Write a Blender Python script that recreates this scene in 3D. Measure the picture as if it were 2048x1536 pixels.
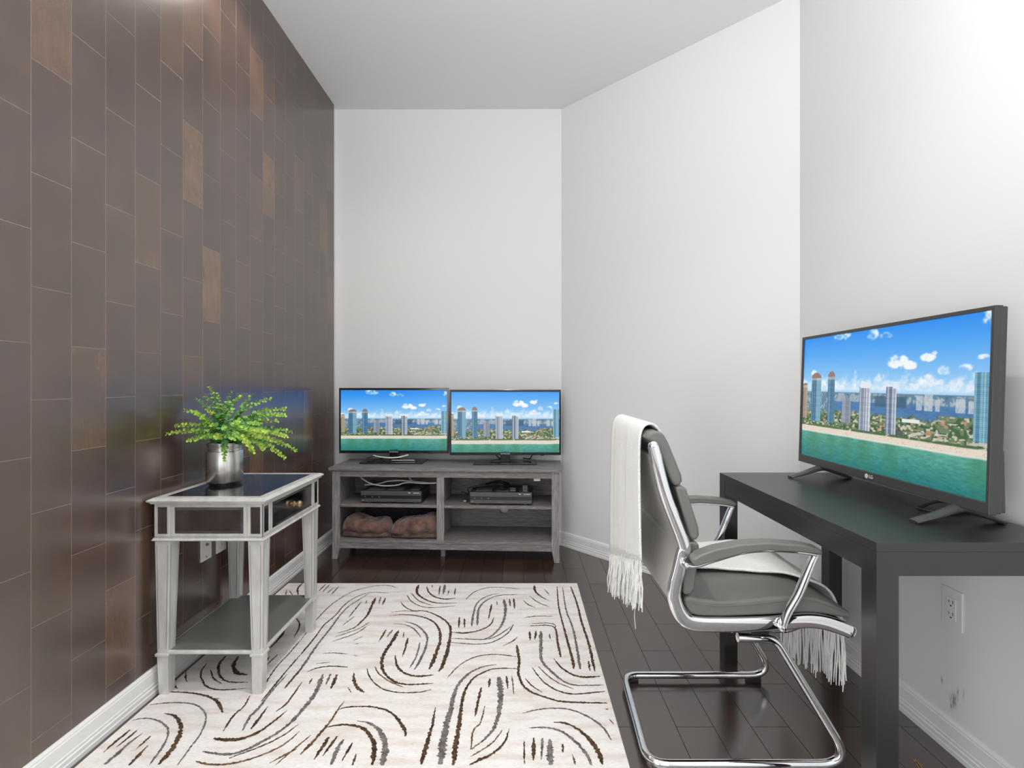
import bpy, bmesh, math, random
import numpy as np
from mathutils import Vector, Matrix, noise as mnoise

random.seed(7)
S = bpy.context.scene
C = S.collection
for o in list(bpy.data.objects):
    bpy.data.objects.remove(o)
PI = math.pi
R = math.radians

# ------------------------------------------------------------------ camera
HC = 1.13            # camera height
F = 1000.0           # focal length in pixels of the 2048 wide frame
PX, PY = 1040.0, 767.0
cam_d = bpy.data.cameras.new('camera')
cam = bpy.data.objects.new('camera', cam_d)
C.objects.link(cam)
cam.location = (0, 0, HC)
cam.rotation_euler = (R(90), 0, 0)
cam_d.sensor_fit = 'HORIZONTAL'
cam_d.sensor_width = 36.0
cam_d.lens = F / 2048 * 36.0
cam_d.shift_x = -(PX - 1024) / 2048
cam_d.shift_y = (PY - 768) / 2048
cam_d.clip_start = 0.02
S.camera = cam

# ------------------------------------------------------------------ world, lights, exposure
S.view_settings.view_transform = 'Standard'
S.view_settings.look = 'None'
S.view_settings.gamma = 1.0
S.view_settings.use_curve_mapping = False
S.view_settings.exposure = 0.13
w = bpy.data.worlds.new('world')
S.world = w
w.use_nodes = True
bg = w.node_tree.nodes['Background']
bg.inputs[0].default_value = (0.85, 0.93, 1.0, 1)
bg.inputs[1].default_value = 1.0


def area(name, loc, rot, sx, sy, power, col=(1, 1, 1)):
    l = bpy.data.lights.new(name, 'AREA')
    l.shape = 'RECTANGLE'
    l.size, l.size_y, l.energy, l.color = sx, sy, power, col
    o = bpy.data.objects.new(name, l)
    o.location, o.rotation_euler = loc, rot
    C.objects.link(o)
    return o


def spot(name, loc, aim, power, angle, blend, radius=0.05, col=(1, 1, 1)):
    l = bpy.data.lights.new(name, 'SPOT')
    l.energy, l.spot_size, l.spot_blend, l.shadow_soft_size, l.color = power, R(angle), blend, radius, col
    o = bpy.data.objects.new(name, l)
    o.location = loc
    d = Vector(aim) - Vector(loc)
    o.rotation_euler = d.to_track_quat('-Z', 'Y').to_euler()
    C.objects.link(o)
    return o


# daylight by the rear window, added side and ceiling fills, ceiling downlights
area('daylight_fill', (0.0, -2.93, 1.62), (R(90), 0, 0), 2.1, 2.45, 10, (0.97, 0.985, 1.0))
area('daylight_fill', (-1.345, -1.35, 0.85), (0, R(-90), 0), 1.1, 2.1, 42, (0.97, 0.985, 1.0))  # added side fill, brightens the right wall under the desk
area('ceiling_fill', (0.0, -0.3, 1.8), (R(168), 0, 0), 0.7, 0.7, 72, (0.98, 0.99, 1.0))  # added unseen lamp aimed upwards to brighten the ceiling
spot('downlight', (-1.08, 2.30, 3.05), (-1.10, 2.30, 0), 20, 150, 0.9, 0.08, (1.0, 0.92, 0.83))
spot('downlight', (0.80, 0.95, 2.92), (0.84, 1.0, 0), 7, 130, 0.7, 0.05, (1.0, 0.97, 0.93))
spot('downlight', (-0.12, 1.35, 3.02), (-0.12, 1.35, 0), 74, 125, 1.0, 0.06, (1.0, 0.98, 0.96))


# ------------------------------------------------------------------ helpers
def at(px, py, Y):
    """pixel of the photo + distance along the room -> point in the room"""
    return Vector(((px - PX) * Y / F, Y, HC - (py - PY) * Y / F))


def floor_at(px, py):
    Y = HC * F / (py - PY)
    return Vector(((px - PX) * Y / F, Y, 0))


def lin(c):
    return c / 12.92 if c <= 0.04045 else ((c + 0.055) / 1.055) ** 2.4


def rgb(r, g, b):
    return (lin(r / 255), lin(g / 255), lin(b / 255), 1)


def newmat(name):
    m = bpy.data.materials.new(name)
    m.use_nodes = True
    return m, m.node_tree.nodes, m.node_tree.links, m.node_tree.nodes['Principled BSDF']


def mat(name, col, rough=0.5, metal=0.0, ior=1.5, noise=0.0, nscale=40, bump=0.0, bscale=200, rvar=0.0, stretch=(1, 1, 1), coat=0.0):
    m, N, L, b = newmat(name)
    b.inputs['Base Color'].default_value = col
    b.inputs['Roughness'].default_value = rough
    b.inputs['Metallic'].default_value = metal
    b.inputs['IOR'].default_value = ior
    if coat:
        b.inputs['Coat Weight'].default_value = coat
        b.inputs['Coat Roughness'].default_value = 0.1
    tc = N.new('ShaderNodeTexCoord')
    mp = N.new('ShaderNodeMapping')
    mp.inputs['Scale'].default_value = stretch
    L.new(tc.outputs['Object'], mp.inputs[0])
    if noise or rvar:
        n = N.new('ShaderNodeTexNoise')
        n.inputs['Scale'].default_value = nscale
        n.inputs['Detail'].default_value = 4
        L.new(mp.outputs[0], n.inputs['Vector'])
        if noise:
            r = N.new('ShaderNodeMapRange')
            r.inputs['From Min'].default_value = 0.3
            r.inputs['From Max'].default_value = 0.7
            r.inputs['To Min'].default_value = 1 - noise
            r.inputs['To Max'].default_value = 1 + noise
            L.new(n.outputs['Fac'], r.inputs['Value'])
            mx = N.new('ShaderNodeMix')
            mx.data_type = 'RGBA'
            mx.blend_type = 'MULTIPLY'
            mx.inputs['Factor'].default_value = 1
            mx.inputs['A'].default_value = col
            L.new(r.outputs[0], mx.inputs['B'])
            L.new(mx.outputs['Result'], b.inputs['Base Color'])
        if rvar:
            r2 = N.new('ShaderNodeMapRange')
            r2.inputs['To Min'].default_value = max(0, rough - rvar)
            r2.inputs['To Max'].default_value = rough + rvar
            L.new(n.outputs['Fac'], r2.inputs['Value'])
            L.new(r2.outputs[0], b.inputs['Roughness'])
    if bump:
        n2 = N.new('ShaderNodeTexNoise')
        n2.inputs['Scale'].default_value = bscale
        n2.inputs['Detail'].default_value = 3
        L.new(mp.outputs[0], n2.inputs['Vector'])
        bp = N.new('ShaderNodeBump')
        bp.inputs['Strength'].default_value = bump
        bp.inputs['Distance'].default_value = 0.002
        L.new(n2.outputs['Fac'], bp.inputs['Height'])
        L.new(bp.outputs[0], b.inputs['Normal'])
    return m


def plank_mat(name, axis_u, axis_v, u0, v0, length, width, c1, c2, cm, rough, ior, mortar=0.0008, dull=0.3):
    """boards laid in running bond; u runs along the boards, v across"""
    m, N, L, b = newmat(name)
    tc = N.new('ShaderNodeTexCoord')
    sp = N.new('ShaderNodeSeparateXYZ')
    L.new(tc.outputs['Object'], sp.inputs[0])
    cb = N.new('ShaderNodeCombineXYZ')

    def sub(ax, off):
        s = N.new('ShaderNodeMath')
        s.operation = 'SUBTRACT'
        L.new(sp.outputs[ax], s.inputs[0])
        s.inputs[1].default_value = off
        return s.outputs[0]
    L.new(sub(axis_u, u0), cb.inputs[0])
    L.new(sub(axis_v, v0), cb.inputs[1])
    br = N.new('ShaderNodeTexBrick')
    br.offset = 0.5
    br.inputs['Scale'].default_value = 1
    br.inputs['Mortar Size'].default_value = mortar
    br.inputs['Mortar Smooth'].default_value = 0.3
    br.inputs['Bias'].default_value = 0.0
    br.inputs['Brick Width'].default_value = length
    br.inputs['Row Height'].default_value = width
    br.inputs['Color1'].default_value = (0, 0, 0, 1)
    br.inputs['Color2'].default_value = (1, 1, 1, 1)
    br.inputs['Mortar'].default_value = (0.5, 0.5, 0.5, 1)
    L.new(cb.outputs[0], br.inputs['Vector'])
    ramp = N.new('ShaderNodeValToRGB')
    e = ramp.color_ramp.elements
    e[0].position, e[0].color = 0.0, c1
    e[1].position, e[1].color = 1.0, c2
    mid = ramp.color_ramp.elements.new(0.86)
    mid.color = tuple(0.85 * c1[i] + 0.15 * c2[i] for i in range(3)) + (1,)
    L.new(br.outputs['Color'], ramp.inputs[0])
    # grain
    mp = N.new('ShaderNodeMapping')
    mp.inputs['Scale'].default_value = (3, 45, 1)
    L.new(cb.outputs[0], mp.inputs[0])
    gn = N.new('ShaderNodeTexNoise')
    gn.inputs['Scale'].default_value = 2.5
    gn.inputs['Detail'].default_value = 6
    gn.inputs['Distortion'].default_value = 0.6
    L.new(mp.outputs[0], gn.inputs['Vector'])
    mr = N.new('ShaderNodeMapRange')
    mr.inputs['From Min'].default_value = 0.3
    mr.inputs['From Max'].default_value = 0.7
    mr.inputs['To Min'].default_value = 0.90
    mr.inputs['To Max'].default_value = 1.10
    L.new(gn.outputs['Fac'], mr.inputs['Value'])
    cl = N.new('ShaderNodeTexNoise')
    cl.inputs['Scale'].default_value = 7
    cl.inputs['Detail'].default_value = 2
    L.new(cb.outputs[0], cl.inputs['Vector'])
    mr2 = N.new('ShaderNodeMapRange')
    mr2.inputs['From Min'].default_value = 0.3
    mr2.inputs['From Max'].default_value = 0.7
    mr2.inputs['To Min'].default_value = 0.80
    mr2.inputs['To Max'].default_value = 1.22
    L.new(cl.outputs['Fac'], mr2.inputs['Value'])
    mu = N.new('ShaderNodeMath')
    mu.operation = 'MULTIPLY'
    L.new(mr.outputs[0], mu.inputs[0])
    L.new(mr2.outputs[0], mu.inputs[1])
    mx = N.new('ShaderNodeMix')
    mx.data_type = 'RGBA'
    mx.blend_type = 'MULTIPLY'
    mx.inputs['Factor'].default_value = 1
    L.new(ramp.outputs[0], mx.inputs['A'])
    L.new(mu.outputs[0], mx.inputs['B'])
    m2 = N.new('ShaderNodeMix')
    m2.data_type = 'RGBA'
    L.new(br.outputs['Fac'], m2.inputs['Factor'])
    L.new(mx.outputs['Result'], m2.inputs['A'])
    m2.inputs['B'].default_value = cm
    L.new(m2.outputs['Result'], b.inputs['Base Color'])
    b.inputs['Roughness'].default_value = rough
    b.inputs['IOR'].default_value = ior
    sl_ = N.new('ShaderNodeMath')          # the open joints do not shine
    sl_.operation = 'MULTIPLY_ADD'
    L.new(br.outputs['Fac'], sl_.inputs[0])
    sl_.inputs[1].default_value = -0.5 * dull
    sl_.inputs[2].default_value = 0.5
    L.new(sl_.outputs[0], b.inputs['Specular IOR Level'])
    # each board sits at a hair of its own tilt + fine orange-peel
    bp = N.new('ShaderNodeBump')
    bp.inputs['Strength'].default_value = 0.5
    bp.inputs['Distance'].default_value = 0.0006
    inv = N.new('ShaderNodeMath')
    inv.operation = 'SUBTRACT'
    inv.inputs[0].default_value = 1.0
    L.new(br.outputs['Fac'], inv.inputs[1])
    L.new(inv.outputs[0], bp.inputs['Height'])
    bp2 = N.new('ShaderNodeBump')
    bp2.inputs['Strength'].default_value = 0.02
    bp2.inputs['Distance'].default_value = 0.001
    L.new(gn.outputs['Fac'], bp2.inputs['Height'])
    L.new(bp.outputs[0], bp2.inputs['Normal'])
    L.new(bp2.outputs[0], b.inputs['Normal'])
    return m


def grain_mat(name, scale, dark, lightc, rough=0.55, warm=None):
    m, N, L, b = newmat(name)
    tc = N.new('ShaderNodeTexCoord')
    mp = N.new('ShaderNodeMapping')
    mp.inputs['Scale'].default_value = scale
    L.new(tc.outputs['Object'], mp.inputs[0])
    n = N.new('ShaderNodeTexNoise')
    n.inputs['Scale'].default_value = 6
    n.inputs['Detail'].default_value = 8
    n.inputs['Roughness'].default_value = 0.65
    n.inputs['Distortion'].default_value = 1.2
    L.new(mp.outputs[0], n.inputs['Vector'])
    rp = N.new('ShaderNodeValToRGB')
    rp.color_ramp.elements[0].position = 0.32
    rp.color_ramp.elements[0].color = dark
    rp.color_ramp.elements[1].position = 0.68
    rp.color_ramp.elements[1].color = lightc
    L.new(n.outputs['Fac'], rp.inputs[0])
    src = rp.outputs[0]
    if warm:
        n2 = N.new('ShaderNodeTexNoise')
        n2.inputs['Scale'].default_value = 3
        L.new(mp.outputs[0], n2.inputs['Vector'])
        mx = N.new('ShaderNodeMix')
        mx.data_type = 'RGBA'
        mr = N.new('ShaderNodeMapRange')
        mr.inputs['From Min'].default_value = 0.45
        mr.inputs['From Max'].default_value = 0.7
        mr.inputs['To Max'].default_value = 0.6
        L.new(n2.outputs['Fac'], mr.inputs['Value'])
        L.new(mr.outputs[0], mx.inputs['Factor'])
        L.new(src, mx.inputs['A'])
        mx.inputs['B'].default_value = warm
        src = mx.outputs['Result']
    L.new(src, b.inputs['Base Color'])
    b.inputs['Roughness'].default_value = rough
    bp = N.new('ShaderNodeBump')
    bp.inputs['Strength'].default_value = 0.25
    bp.inputs['Distance'].default_value = 0.001
    L.new(n.outputs['Fac'], bp.inputs['Height'])
    L.new(bp.outputs[0], b.inputs['Normal'])
    return m


def attr_mat(name, attr, rough=0.5, emit=0.0):
    m, N, L, b = newmat(name)
    a = N.new('ShaderNodeAttribute')
    a.attribute_name = attr
    if emit:
        b.inputs['Base Color'].default_value = (0.004, 0.004, 0.005, 1)
        L.new(a.outputs['Color'], b.inputs['Emission Color'])
        b.inputs['Emission Strength'].default_value = emit
    else:
        L.new(a.outputs['Color'], b.inputs['Base Color'])
    b.inputs['Roughness'].default_value = rough
    return m


class MB:
    """collects shapes, build() links them as ONE mesh object"""

    def __init__(s):
        s.v, s.f, s.mi = [], [], []

    def add(s, vs, fs, mi=0):
        n = len(s.v)
        s.v += [tuple(p) for p in vs]
        s.f += [tuple(i + n for i in f) for f in fs]
        s.mi += [mi] * len(fs)
        return s

    def box(s, x0, x1, y0, y1, z0, z1, mi=0):
        vs = [(x, y, z) for x in (x0, x1) for y in (y0, y1) for z in (z0, z1)]
        fs = [(0, 1, 3, 2), (4, 6, 7, 5), (0, 4, 5, 1), (2, 3, 7, 6), (0, 2, 6, 4), (1, 5, 7, 3)]
        return s.add(vs, fs, mi)

    def frustum(s, a, b, mi=0):
        """a, b = (x0,x1,y0,y1,z) bottom and top rectangles"""
        vs = [(a[0], a[2], a[4]), (a[1], a[2], a[4]), (a[1], a[3], a[4]), (a[0], a[3], a[4]),
              (b[0], b[2], b[4]), (b[1], b[2], b[4]), (b[1], b[3], b[4]), (b[0], b[3], b[4])]
        fs = [(3, 2, 1, 0), (4, 5, 6, 7), (0, 1, 5, 4), (1, 2, 6, 5), (2, 3, 7, 6), (3, 0, 4, 7)]
        return s.add(vs, fs, mi)

    def prism(s, poly, axis, a, b, mi=0):
        """poly: 2d points in the other two axes (order x,y,z without axis), extruded from a to b"""
        n = len(poly)

        def p3(p, t):
            q = list(p)
            q.insert(axis, t)
            return tuple(q)
        vs = [p3(p, a) for p in poly] + [p3(p, b) for p in poly]
        fs = [tuple(range(n))[::-1], tuple(range(n, 2 * n))]
        fs += [(i, (i + 1) % n, n + (i + 1) % n, n + i) for i in range(n)]
        return s.add(vs, fs, mi)

    def tube(s, path, r, seg=10, cap=True, mi=0, side=None, r2=None, radii=None, closed=False, power=1.0):
        """round (or flattened: r across, r2 along 'side') tube along a path"""
        pts = [Vector(p) for p in path]
        n = len(pts)
        rings = []
        prev = None
        for i in range(n):
            if closed:
                t = (pts[(i + 1) % n] - pts[i - 1]).normalized()
            else:
                t = (pts[min(i + 1, n - 1)] - pts[max(i - 1, 0)]).normalized()
            if side is not None:
                sd = Vector(side)
                u = t.cross(sd).normalized()
                vv = sd.normalized()
            else:
                if prev is None:
                    ref = Vector((0, 0, 1)) if abs(t.z) < 0.9 else Vector((1, 0, 0))
                    u = t.cross(ref).normalized()
                else:
                    u = (prev - t * prev.dot(t)).normalized()
                prev = u
                vv = t.cross(u)
            rr = radii[i] if radii else r
            ra = rr
            rb = (r2 if r2 else rr)
            ring = []
            for k in range(seg):
                a = 2 * PI * k / seg
                ca, sa = math.cos(a), math.sin(a)
                if power != 1.0:
                    ca = math.copysign(abs(ca) ** power, ca)
                    sa = math.copysign(abs(sa) ** power, sa)
                ring.append(pts[i] + u * ca * ra + vv * sa * rb)
            rings.append(ring)
        vs = [p for ring in rings for p in ring]
        fs = []
        m = n if closed else n - 1
        for i in range(m):
            j = (i + 1) % n
            for k in range(seg):
                fs.append((i * seg + k, i * seg + (k + 1) % seg, j * seg + (k + 1) % seg, j * seg + k))
        if cap and not closed:
            fs.append(tuple(range(seg))[::-1])
            fs.append(tuple((n - 1) * seg + k for k in range(seg)))
        return s.add(vs, fs, mi)

    def lathe(s, prof, c=(0, 0, 0), seg=32, axis='z', mi=0):
        vs, fs = [], []
        n = len(prof)
        for (r, h) in prof:
            for k in range(seg):
                a = 2 * PI * k / seg
                p = (r * math.cos(a), r * math.sin(a), h)
                if axis == 'x':
                    p = (h, p[0], p[1])
                if axis == 'y':
                    p = (p[0], h, p[1])
                vs.append((c[0] + p[0], c[1] + p[1], c[2] + p[2]))
        for i in range(n - 1):
            for k in range(seg):
                fs.append((i * seg + k, i * seg + (k + 1) % seg, (i + 1) * seg + (k + 1) % seg, (i + 1) * seg + k))
        fs.append(tuple(range(seg))[::-1])
        fs.append(tuple((n - 1) * seg + k for k in range(seg)))
        return s.add(vs, fs, mi)

    def build(s, name, mats, parent=None, smooth=False, bevel=0.0, bseg=2, off=(0, 0, 0), loc=(0, 0, 0), angle=35):
        me = bpy.data.meshes.new(name)
        me.from_pydata([(p[0] - off[0], p[1] - off[1], p[2] - off[2]) for p in s.v], [], s.f)
        if not isinstance(mats, (list, tuple)):
            mats = [mats]
        for m in mats:
            me.materials.append(m)
        for i, p in enumerate(me.polygons):
            p.material_index = s.mi[i]
        bm = bmesh.new()
        bm.from_mesh(me)
        bmesh.ops.recalc_face_normals(bm, faces=bm.faces)
        bm.to_mesh(me)
        bm.free()
        if smooth:
            for p in me.polygons:
                p.use_smooth = True
            try:
                me.set_sharp_from_angle(angle=R(angle))
            except Exception:
                pass
        o = bpy.data.objects.new(name, me)
        C.objects.link(o)
        if parent:
            o.parent = parent
        o.location = loc
        if bevel:
            bv = o.modifiers.new('bevel', 'BEVEL')
            bv.width, bv.segments, bv.limit_method, bv.angle_limit = bevel, bseg, 'ANGLE', R(40)
            bv.harden_normals = False
        return o


def tag(o, label=None, cat=None, group=None, kind=None):
    if label:
        o['label'] = label
    if cat:
        o['category'] = cat
    if group:
        o['group'] = group
    if kind:
        o['kind'] = kind
    return o


def thing(name, label, cat, loc=(0, 0, 0), rz=0.0, group=None):
    o = bpy.data.objects.new(name, None)
    o.empty_display_size = 0.1
    C.objects.link(o)
    o.location = loc
    o.rotation_euler = (0, 0, rz)
    return tag(o, label, cat, group)


def catmull(pts, sub=8, closed=False):
    P = [Vector(p) for p in pts]
    n = len(P)
    out = []
    rng = n if closed else n - 1
    for i in range(rng):
        if closed:
            p0, p1, p2, p3 = P[i - 1], P[i], P[(i + 1) % n], P[(i + 2) % n]
        else:
            p1, p2 = P[i], P[i + 1]
            p0 = P[i - 1] if i > 0 else p1 * 2 - p2
            p3 = P[i + 2] if i + 2 < n else p2 * 2 - p1
        for k in range(sub):
            t = k / sub
            out.append(0.5 * ((2 * p1) + (p2 - p0) * t + (2 * p0 - 5 * p1 + 4 * p2 - p3) * t * t + (3 * p1 - p0 - 3 * p2 + p3) * t ** 3))
    if not closed:
        out.append(P[-1])
    return out


def fillet(pts, rad, seg=8):
    """polyline with rounded corners"""
    P = [Vector(p) for p in pts]
    out = [P[0]]
    for i in range(1, len(P) - 1):
        r = rad[i] if isinstance(rad, (list, tuple)) else rad
        a = (P[i - 1] - P[i])
        b = (P[i + 1] - P[i])
        la, lb = a.length, b.length
        a.normalize()
        b.normalize()
        ang = a.angle(b)
        d = min(r / math.tan(ang / 2), la * 0.49, lb * 0.49)
        p0, p1 = P[i] + a * d, P[i] + b * d
        for k in range(seg + 1):
            t = k / seg
            out.append(p0 * (1 - t) ** 2 + P[i] * 2 * t * (1 - t) + p1 * t * t)
    out.append(P[-1])
    return out


def text_mesh(name, body, size, m, parent, loc, rot, extrude=0.0004, spacing=1.0):
    cu = bpy.data.curves.new(name, 'FONT')
    cu.body = body
    cu.size = size
    cu.align_x = 'CENTER'
    cu.align_y = 'CENTER'
    cu.extrude = extrude
    cu.space_character = spacing
    tmp = bpy.data.objects.new(name + '_tmp', cu)
    C.objects.link(tmp)
    bpy.context.view_layer.update()
    me = bpy.data.meshes.new_from_object(tmp)
    bpy.data.objects.remove(tmp)
    bpy.data.curves.remove(cu)
    me.materials.clear()
    me.materials.append(m)
    o = bpy.data.objects.new(name, me)
    C.objects.link(o)
    o.parent = parent
    o.location = loc
    o.rotation_euler = rot
    return o


# ------------------------------------------------------------------ materials
M_wall = mat('white_wall_paint', (0.80, 0.80, 0.79, 1), 0.6, bump=0.05, bscale=260)
M_ceil = mat('ceiling_paint', (0.80, 0.80, 0.795, 1), 0.8, bump=0.04, bscale=260)
M_trim = mat('white_trim_paint', (0.82, 0.82, 0.81, 1), 0.35)
M_plate = mat('white_plastic', (0.80, 0.80, 0.79, 1), 0.35)
M_slot = mat('dark_slot', (0.02, 0.02, 0.02, 1), 0.6)
M_panel = plank_mat('dark_wood_panelling', 2, 1, 0.147, 0.0095, 0.3125, 0.1235,
                    (0.062, 0.033, 0.025, 1), (0.150, 0.078, 0.040, 1), (0.24, 0.18, 0.15, 1), 0.25, 2.25)
M_floor = plank_mat('dark_wood_floor', 1, 0, 0.0, 0.02, 0.47, 0.1235,
                    (0.042, 0.023, 0.016, 1), (0.070, 0.040, 0.028, 1), (0.012, 0.008, 0.007, 1), 0.20, 2.4, 0.0010, 1.0)
M_grain_h = grain_mat('weathered_oak_lengthwise', (1.5, 26, 26), rgb(78, 75, 75), rgb(160, 156, 155), 0.5, rgb(126, 110, 102))
M_grain_v = grain_mat('weathered_oak_upright', (26, 26, 1.5), rgb(94, 91, 91), rgb(178, 174, 173), 0.5, rgb(140, 126, 120))
M_black_gloss = mat('black_gloss_plastic', (0.012, 0.012, 0.013, 1), 0.12, ior=1.5)
M_black = mat('black_plastic', (0.018, 0.018, 0.019, 1), 0.35)
M_bezel = mat('dark_grey_bezel', (0.05, 0.048, 0.047, 1), 0.3)
M_chrome = mat('polished_chrome', (0.86, 0.86, 0.88, 1), 0.04, 1.0)
M_steel = mat('brushed_steel', (0.66, 0.64, 0.61, 1), 0.24, 1.0, noise=0.12, nscale=6, stretch=(30, 30, 0.6))
M_leather = mat('grey_leather', rgb(112, 110, 106), 0.42, bump=0.12, bscale=420, noise=0.05, nscale=14)
M_leather_back = mat('grey_back_vinyl', rgb(196, 192, 186), 0.42)
M_silver = mat('silver_leaf_paint', rgb(208, 207, 203), 0.36, 0.30, noise=0.12, nscale=9, stretch=(4, 4, 1), rvar=0.08)
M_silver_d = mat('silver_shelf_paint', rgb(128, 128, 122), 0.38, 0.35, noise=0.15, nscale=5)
M_mirror = mat('antique_mirror', (0.30, 0.285, 0.29, 1), 0.08, 1.0, noise=0.25, nscale=16, rvar=0.06)
M_mirror_top, N_, L_, b_ = newmat('dark_mirror_top')
b_.inputs['Roughness'].default_value = 0.06
b_.inputs['IOR'].default_value = 1.5
tc_ = N_.new('ShaderNodeTexCoord')
vo = N_.new('ShaderNodeTexVoronoi')
vo.inputs['Scale'].default_value = 140
L_.new(tc_.outputs['Object'], vo.inputs['Vector'])
nn_ = N_.new('ShaderNodeTexNoise')
nn_.inputs['Scale'].default_value = 9
L_.new(tc_.outputs['Object'], nn_.inputs['Vector'])
rr_ = N_.new('ShaderNodeMapRange')
rr_.inputs['From Min'].default_value = 0.27
rr_.inputs['From Max'].default_value = 0.08
L_.new(vo.outputs['Distance'], rr_.inputs['Value'])
r3_ = N_.new('ShaderNodeMapRange')
r3_.inputs['From Min'].default_value = 0.45
r3_.inputs['From Max'].default_value = 0.70
r3_.inputs['To Max'].default_value = 0.9
L_.new(nn_.outputs['Fac'], r3_.inputs['Value'])
mm_ = N_.new('ShaderNodeMath')
mm_.operation = 'MULTIPLY'
L_.new(rr_.outputs[0], mm_.inputs[0])
L_.new(r3_.outputs[0], mm_.inputs[1])
mx_ = N_.new('ShaderNodeMix')
mx_.data_type = 'RGBA'
mx_.inputs['A'].default_value = (0.013, 0.012, 0.012, 1)
mx_.inputs['B'].default_value = (0.32, 0.31, 0.30, 1)
L_.new(mm_.outputs[0], mx_.inputs['Factor'])
L_.new(mx_.outputs['Result'], b_.inputs['Base Color'])
M_brass = mat('aged_brass', rgb(178, 148, 112), 0.35, 0.8)
M_desk = mat('black_brown_laminate', (0.017, 0.0145, 0.014, 1), 0.32, ior=1.7)
M_blanket = mat('brown_plush', rgb(110, 80, 71), 0.9, noise=0.5, nscale=24, bump=0.5, bscale=240)
M_blanket.node_tree.nodes['Principled BSDF'].inputs['Sheen Weight'].default_value = 0.4
M_dark_cloth = mat('charcoal_fleece', rgb(44, 44, 54), 0.95, noise=0.3, nscale=40, bump=0.4, bscale=300)
M_cable_w = mat('white_cable', (0.75, 0.74, 0.70, 1), 0.4)
M_cable_b = mat('black_cable', (0.012, 0.012, 0.013, 1), 0.4)
M_box = mat('receiver_black', (0.020, 0.020, 0.021, 1), 0.35)
M_boxface = mat('receiver_face', (0.085, 0.085, 0.088, 1), 0.25)
M_vent = mat('receiver_vent', (0.16, 0.16, 0.17, 1), 0.5)
M_mark = mat('pale_print', (0.65, 0.65, 0.65, 1), 0.5)
M_grip = mat('display_strip', (0.02, 0.018, 0.022, 1), 0.1)
M_yellow = mat('yellow_rubber', rgb(190, 150, 60), 0.5)

# knitted white throw
M_throw, N_, L_, b_ = newmat('white_knit')
b_.inputs['Base Color'].default_value = (0.80, 0.79, 0.76, 1)
b_.inputs['Roughness'].default_value = 0.95
b_.inputs['Sheen Weight'].default_value = 0.3
tc_ = N_.new('ShaderNodeTexCoord')
wv = N_.new('ShaderNodeTexWave')
wv.inputs['Scale'].default_value = 60
wv.inputs['Distortion'].default_value = 3.0
wv.bands_direction = 'Y'
L_.new(tc_.outputs['Object'], wv.inputs['Vector'])
vo = N_.new('ShaderNodeTexVoronoi')
vo.inputs['Scale'].default_value = 210
L_.new(tc_.outputs['Object'], vo.inputs['Vector'])
ad = N_.new('ShaderNodeMath')
ad.operation = 'ADD'
L_.new(wv.outputs['Fac'], ad.inputs[0])
L_.new(vo.outputs['Distance'], ad.inputs[1])
bp_ = N_.new('ShaderNodeBump')
bp_.inputs['Strength'].default_value = 0.35
bp_.inputs['Distance'].default_value = 0.004
L_.new(ad.outputs[0], bp_.inputs['Height'])
L_.new(bp_.outputs[0], b_.inputs['Normal'])

# rug ground and yarn colours
M_rug, N_, L_, b_ = newmat('ivory_rug_pile')
tc_ = N_.new('ShaderNodeTexCoord')
mp_ = N_.new('ShaderNodeMapping')
mp_.inputs['Scale'].default_value = (2.2, 12, 1)
L_.new(tc_.outputs['Object'], mp_.inputs[0])
n1 = N_.new('ShaderNodeTexNoise')
n1.inputs['Scale'].default_value = 2.2
n1.inputs['Detail'].default_value = 5
L_.new(mp_.outputs[0], n1.inputs['Vector'])
mp2 = N_.new('ShaderNodeMapping')
mp2.inputs['Scale'].default_value = (18, 150, 1)
L_.new(tc_.outputs['Object'], mp2.inputs[0])
n2 = N_.new('ShaderNodeTexNoise')
n2.inputs['Scale'].default_value = 3
n2.inputs['Detail'].default_value = 5
n2.inputs['Roughness'].default_value = 0.7
L_.new(mp2.outputs[0], n2.inputs['Vector'])
r1 = N_.new('ShaderNodeValToRGB')
r1.color_ramp.elements[0].position = 0.36
r1.color_ramp.elements[0].color = rgb(226, 217, 209)
r1.color_ramp.elements[1].position = 0.62
r1.color_ramp.elements[1].color = rgb(241, 237, 233)
e_ = r1.color_ramp.elements.new(0.48)
e_.color = rgb(237, 231, 226)
L_.new(n1.outputs['Fac'], r1.inputs[0])
mr_ = N_.new('ShaderNodeMapRange')
mr_.inputs['From Min'].default_value = 0.28
mr_.inputs['From Max'].default_value = 0.52
mr_.inputs['To Min'].default_value = 0.70
mr_.inputs['To Max'].default_value = 1.0
L_.new(n2.outputs['Fac'], mr_.inputs['Value'])
mx_ = N_.new('ShaderNodeMix')
mx_.data_type = 'RGBA'
mx_.blend_type = 'MULTIPLY'
mx_.inputs['Factor'].default_value = 1
L_.new(r1.outputs[0], mx_.inputs['A'])
L_.new(mr_.outputs[0], mx_.inputs['B'])
L_.new(mx_.outputs['Result'], b_.inputs['Base Color'])
b_.inputs['Roughness'].default_value = 0.95
bp_ = N_.new('ShaderNodeBump')
bp_.inputs['Strength'].default_value = 0.25
bp_.inputs['Distance'].default_value = 0.002
L_.new(n2.outputs['Fac'], bp_.inputs['Height'])
L_.new(bp_.outputs[0], b_.inputs['Normal'])


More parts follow.
